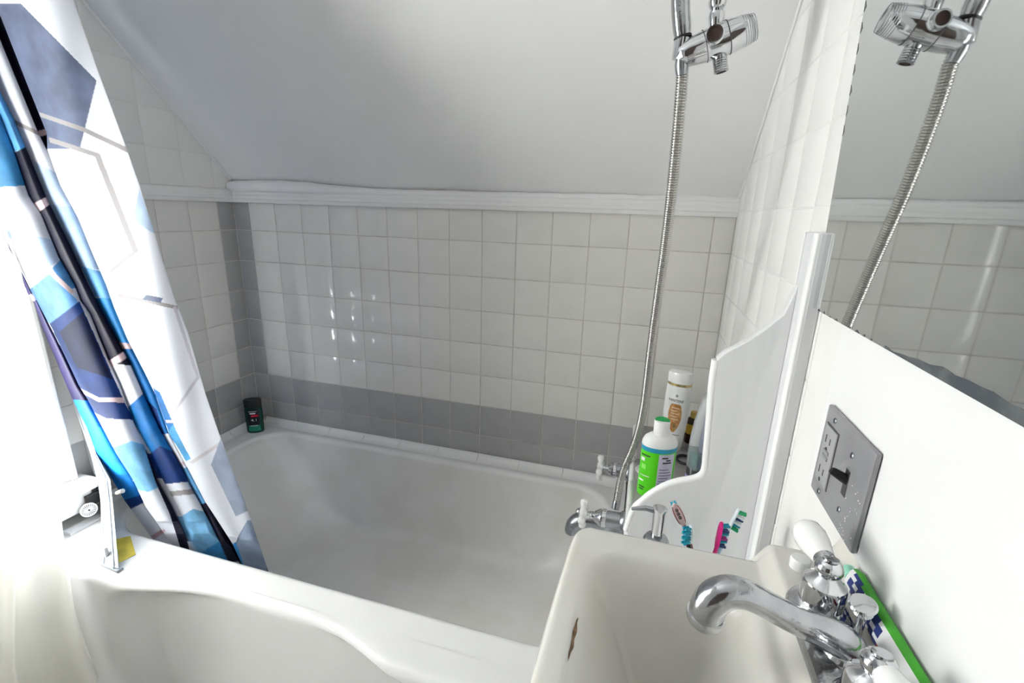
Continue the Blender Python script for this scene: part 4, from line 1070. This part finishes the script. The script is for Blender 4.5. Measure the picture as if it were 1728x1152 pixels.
ca = me.color_attributes.new('print', 'FLOAT_COLOR', 'POINT')
ca.data.foreach_set('color', [c for col in cols_ for c in col])
m = bpy.data.materials.new('printed_polyester'); m.use_nodes = True
nt = m.node_tree; b = nt.nodes['Principled BSDF']; b.inputs['Roughness'].default_value = 0.55; b.inputs['Specular IOR Level'].default_value = 0.25
at_n = nt.nodes.new('ShaderNodeAttribute'); at_n.attribute_name = 'print'
no = nt.nodes.new('ShaderNodeTexNoise'); no.inputs['Scale'].default_value = 22; no.inputs['Detail'].default_value = 6
tc = nt.nodes.new('ShaderNodeTexCoord'); nt.links.new(tc.outputs['Object'], no.inputs['Vector'])
mr = nt.nodes.new('ShaderNodeMapRange'); mr.inputs[1].default_value = 0.3; mr.inputs[2].default_value = 0.7; mr.inputs[3].default_value = 0.66; mr.inputs[4].default_value = 1.22
nt.links.new(no.outputs['Fac'], mr.inputs[0])
hs_n = nt.nodes.new('ShaderNodeSeparateColor'); hs_n.mode = 'HSV'; nt.links.new(at_n.outputs['Color'], hs_n.inputs[0])
sat = nt.nodes.new('ShaderNodeMapRange'); sat.inputs[1].default_value = 0.15; sat.inputs[2].default_value = 0.6; nt.links.new(hs_n.outputs[1], sat.inputs[0])
mxf = nt.nodes.new('ShaderNodeMix'); mxf.inputs[2].default_value = 1.0
nt.links.new(sat.outputs[0], mxf.inputs[0]); nt.links.new(mr.outputs[0], mxf.inputs[3])
mul = nt.nodes.new('ShaderNodeVectorMath'); mul.operation = 'SCALE'; nt.links.new(at_n.outputs['Color'], mul.inputs[0]); nt.links.new(mxf.outputs[0], mul.inputs['Scale'])
nt.links.new(mul.outputs[0], b.inputs['Base Color'])
trl = nt.nodes.new('ShaderNodeBsdfTranslucent'); nt.links.new(mul.outputs[0], trl.inputs['Color'])
ms = nt.nodes.new('ShaderNodeMixShader'); ms.inputs[0].default_value = 0.28
nt.links.new(b.outputs[0], ms.inputs[1]); nt.links.new(trl.outputs[0], ms.inputs[2]); nt.links.new(ms.outputs[0], nt.nodes['Material Output'].inputs[0])
topz = sum(v.z for v in verts[:NROW])/NROW; topy = sum(v.y for v in verts[:NROW])/NROW
sc = thing('shower_curtain', 'white shower curtain printed with blue, navy and grey hexagons hanging into the tub', 'shower curtain', (0.35, -0.66, RZ-0.05))
obj('cloth', me, m, sc, True, angle=80)
# rod and hooks
rodz = topz+0.055
rod = thing('curtain_rod', 'chrome shower curtain rod spanning above the tub front', 'rod', (0.8, topy, rodz))
obj('bar', T([(0.0, topy, rodz), (XR, topy, rodz)], 0.0125, 20), 'chrome', rod, True)
for x, s in ((0.0, 1), (XR, -1)): obj('flange', L((x, topy, rodz), (s, 0, 0), [(0.03, 0), (0.03, 0.004), (0.018, 0.016), (0.0135, 0.018)], 26), 'chrome', rod, True)
xs_ = sorted(v.x for v in verts[:NROW])
for k in range(6):
    xx = max(0.03, xs_[0])+(xs_[-1]-max(0.03, xs_[0]))*(k+0.5)/6
    bm = bmesh.new(); tube(bm, [(xx, topy+0.022*math.sin(2*PI*i/20), rodz-0.016+0.033*math.cos(2*PI*i/20)) for i in range(21)], 0.0022, 8, cap=False)
    obj('hook', bm, 'chrome', sc, True)

# ------------------------------------------------------------------ sheer window curtain
wc = thing('window_curtain', 'plain off-white window curtain hanging from ceiling height down over the tub corner', 'curtain', (0.2, -1.0, 0.03))
edge = [(-160, at(-300, -160, 0, 0.075)), (150, at(-160, 150, 0, 0.075)), (330, at(-40, 330, 0, 0.078)), (450, at(33, 450, 0, 0.08)), (600, at(62, 600, 0, 0.085)), (700, at(82, 700, 0, 0.10)), (800, at(96, 800, 0, 0.14)), (880, at(104, 880, 0, 0.20)), (960, at(116, 960, 0, 0.225)), (1030, at(126, 1030, 0, 0.235)), (1090, at(146, 1090, 0, 0.24)), (1142, at(166, 1142, 0, 0.245))]
def edge_at(t):
    return Vector([lerp_table([(e[0], e[1][i]) for e in edge], t) for i in range(3)])
bm = bmesh.new(); rowsv = []
NTc, NSc = 110, 200
for i in range(NTc+1):
    t = -160+(1142+160)*i/NTc
    e = edge_at(t); row = []
    fall = i/NTc
    for j in range(NSc+1):
        s = j/NSc
        y = e.y-(0.10+0.22*fall**3)*s
        ph = 2*PI*(s*2.6+0.25*math.sin(s*11)+0.05*math.sin(t*0.004+s*7))
        x = e.x+(0.02*fall)*s+0.026*(0.8+0.5*fall)*(math.sin(ph)+0.3*math.sin(2*ph+1))*min(1, s*14)
        z = e.z+0.02*s*fall*(1-fall)
        if i == NTc: z = max(z, 0.012)
        row.append(bm.verts.new((max(x, 0.034), y, max(z, 0.012))))
    rowsv.append(row)
for i in range(NTc):
    for j in range(NSc): bm.faces.new((rowsv[i][j], rowsv[i+1][j], rowsv[i+1][j+1], rowsv[i][j+1]))
m = bpy.data.materials.new('sheer_cotton'); m.use_nodes = True
nt = m.node_tree; b = nt.nodes['Principled BSDF']; b.inputs['Base Color'].default_value = (0.80, 0.79, 0.74, 1); b.inputs['Roughness'].default_value = 0.8
wv = nt.nodes.new('ShaderNodeTexNoise'); wv.inputs['Scale'].default_value = 350
bp = nt.nodes.new('ShaderNodeBump'); bp.inputs['Strength'].default_value = 0.15; nt.links.new(wv.outputs['Fac'], bp.inputs['Height']); nt.links.new(bp.outputs[0], b.inputs['Normal'])
trl = nt.nodes.new('ShaderNodeBsdfTranslucent'); trl.inputs['Color'].default_value = (0.80, 0.79, 0.73, 1)
ms = nt.nodes.new('ShaderNodeMixShader'); ms.inputs[0].default_value = 0.34
trp = nt.nodes.new('ShaderNodeBsdfTransparent'); ms2 = nt.nodes.new('ShaderNodeMixShader'); ms2.inputs[0].default_value = 0.04
nt.links.new(b.outputs[0], ms.inputs[1]); nt.links.new(trl.outputs[0], ms.inputs[2]); nt.links.new(ms.outputs[0], ms2.inputs[1]); nt.links.new(trp.outputs[0], ms2.inputs[2])
nt.links.new(ms2.outputs[0], nt.nodes['Material Output'].inputs[0])
ztopc = rowsv[0][0].co.z
obj('cloth', bm, m, wc, True, angle=80)
added_curtain = thing('window_curtain', 'added off-white curtain panel, out of view, softening the window light', 'curtain', (0.07, -1.2, 0.5))  # unseen panel added to shape and soften the window light
bm = bmesh.new(); rv2 = []
for i in range(31):
    z = ztopc+(0.50-ztopc)*i/30
    rv2.append([bm.verts.new((0.046+0.010*math.sin(2*PI*5*j/90), -0.90-0.48*j/90, z)) for j in range(91)])
for i in range(30):
    for j in range(90): bm.faces.new((rv2[i][j], rv2[i+1][j], rv2[i+1][j+1], rv2[i][j+1]))
obj('cloth', bm, m, added_curtain, True, angle=80)
wr = thing('window_curtain_rod', 'thin white rod holding the window curtain above the casing', 'rod', (0.07, -1.0, ztopc+0.012))
obj('bar', T([(0.072, -0.765, ztopc+0.0125), (0.072, -1.45, ztopc+0.0125)], 0.009, 16), 'plastic_white', wr, True)
for y in (-0.775, -1.43): obj('bracket', B(0.0, 0.075, y-0.008, y+0.008, ztopc-0.006, ztopc+0.022, 0.003), 'plastic_white', wr)

# ------------------------------------------------------------------ splash guard on the tub corner
sg = thing('splash_guard', 'grey plastic triangular splash guard standing on the tub rim beside the curtain', 'splash guard', (0.2, -0.70, RZ))
gr = [(668, 121, 125), (695, 130, 138), (720, 139, 147), (745, 148, 155), (765, 155, 162), (790, 161, 175), (810, 166, 186), (846, 171, 190), (900, 172, 195), (935, 173, 198), (958, 173, 200)]
rowg = []
for py_, xl, xr in gr:
    Y = -0.600-0.168*((py_-668)/290)**1.6
    ga, gb2 = at(xl, py_, 1, Y), at(xr, py_, 1, Y)
    ga.z = max(ga.z, RZ+0.004); gb2.z = max(gb2.z, RZ+0.004); rowg.append((ga, gb2))
bm = bmesh.new(); ra = []
back_ = Vector((-0.010, 0.006, 0))
for a, b in rowg: ra.append([bm.verts.new(v) for v in (a, b, b+back_, a+back_)])
for a, b in zip(ra[:-1], ra[1:]):
    for k in range(4): bm.faces.new((a[k], a[(k+1) % 4], b[(k+1) % 4], b[k]))
bm.faces.new(ra[0]); bm.faces.new(ra[-1])
obj('edge_flange', bm, 'plastic_grey', sg)
obj('edge_bead', T([a.lerp(b, 0.08) for a, b in rowg], 0.0032, 8), 'plastic_grey', sg, True)
obj('edge_bead', T([a.lerp(b, 0.72)+Vector((0.002, -0.002, 0)) for a, b in rowg[4:]], 0.0016, 8), 'plastic_grey', sg, True)
poly = [(a.lerp(b, 0.5)+back_) for a, b in rowg]
base = [Vector((p.x, p.y, RZ+0.0005)) for p in (poly[-1], poly[0])]
bm = bmesh.new(); prism(bm, poly[:-1]+base, Vector((0.001, 0.005, 0)))
obj('sheet', bm, 'plastic_grey', sg)
fl_, fr_ = rowg[-1]
obj('foot', PR([Vector((fl_.x-0.004, fl_.y-0.001, RZ+.0006)), Vector((fr_.x+0.002, fr_.y-0.006, RZ+.0006)), Vector((fr_.x+0.002, fr_.y+0.008, RZ+.0006)), Vector((fl_.x-0.004, fl_.y+0.008, RZ+.0006))], (0, 0, 0.006)), 'plastic_grey', sg)
c_ = rowg[-2][0].lerp(rowg[-2][1], 0.35)
obj('clip', B(c_.x-0.004, c_.x+0.004, c_.y-0.006, c_.y+0.002, c_.z-0.006, c_.z+0.022, 0.0015), 'post_grey', sg)
q0, q1 = at(188, 836, 1, -0.66), at(207, 828, 1, -0.655)
obj('stay_bar', T([q0-Vector((0.03, -0.01, 0)), q0, q1], 0.006, 10), tint('stay_beige', (180, 172, 160)), sg, True)
# yellow tape on the rim
o = obj('yellow_tape', PR([(*at(x, y, 2, RZ+0.001).xy, RZ+0.0004) for x, y in ((194, 910), (220, 904), (224, 918), (229, 935), (214, 943), (201, 949), (199, 930))], (0, 0, 0.0012)), 'yellow', None, origin=at(212, 925, 2, RZ))
tag(o, 'torn square of yellow tape stuck on the tub rim beside the splash guard', 'tape')
# spoked wheel under the window sill end
wp_ = at(150, 860, 0, 0.082)
sw = thing('spoked_wheel', 'small white spoked wheel on a black bracket at the end of the window sill', 'wheel', wp_)
axd = Vector((0.93, -0.30, 0.12)).normalized(); a_, b_, _ = frame(axd); rw = 0.0175
obj('hub_disc', L(wp_-axd*0.003, axd, [(rw*0.98, -0.004), (rw*0.98, 0.0)], 36), 'slot', sw)
bm = bmesh.new(); lathe(bm, wp_, axd, [(rw*0.88, -0.005), (rw*1.04, -0.005), (rw*1.04, 0.002), (rw*0.88, 0.002), (rw*0.88, -0.005)], 40, cap=False)
obj('rim', bm, 'plastic_white', sw, True, angle=30)
for k in range(20):
    a = 2*PI*k/20; dr = a_*math.cos(a)+b_*math.sin(a); tn = -a_*math.sin(a)+b_*math.cos(a)
    c0 = wp_+dr*rw*0.22-axd*0.001; c1 = wp_+dr*rw*0.92-axd*0.001
    obj('spoke', PR([c0-tn*0.0005, c0+tn*0.0005, c1+tn*0.0014, c1-tn*0.0014], axd*0.002), 'plastic_white', sw)
obj('hub', L(wp_-axd*0.002, axd, [(rw*0.26, 0), (rw*0.24, 0.0035), (rw*0.1, 0.004)], 18), 'plastic_white', sw, True)
obj('axle', L(wp_-axd*0.002, axd, [(rw*0.12, 0.004), (rw*0.1, 0.0065)], 12), 'black', sw)
q = at(157, 836, 0, 0.070)
obj('bracket', B(0.0668, 0.079, q.y-0.020, q.y+0.016, q.z-0.022, q.z+0.010, 0.003), 'black', sw)
q0, q1 = at(112, 893, 0, 0.075), at(170, 872, 0, 0.075)
o = obj('track_strip', PR([(0.058, q0.y, RZ+0.001), (0.085, q0.y, RZ+0.001), (0.085, q1.y, RZ+0.001), (0.058, q1.y, RZ+0.001)], (0, 0, 0.008)), 'post_grey', None, origin=(0.07, (q0.y+q1.y)/2, RZ)); tag(o, 'pale grey track strip lying on the tub deck under the sill', 'strip')
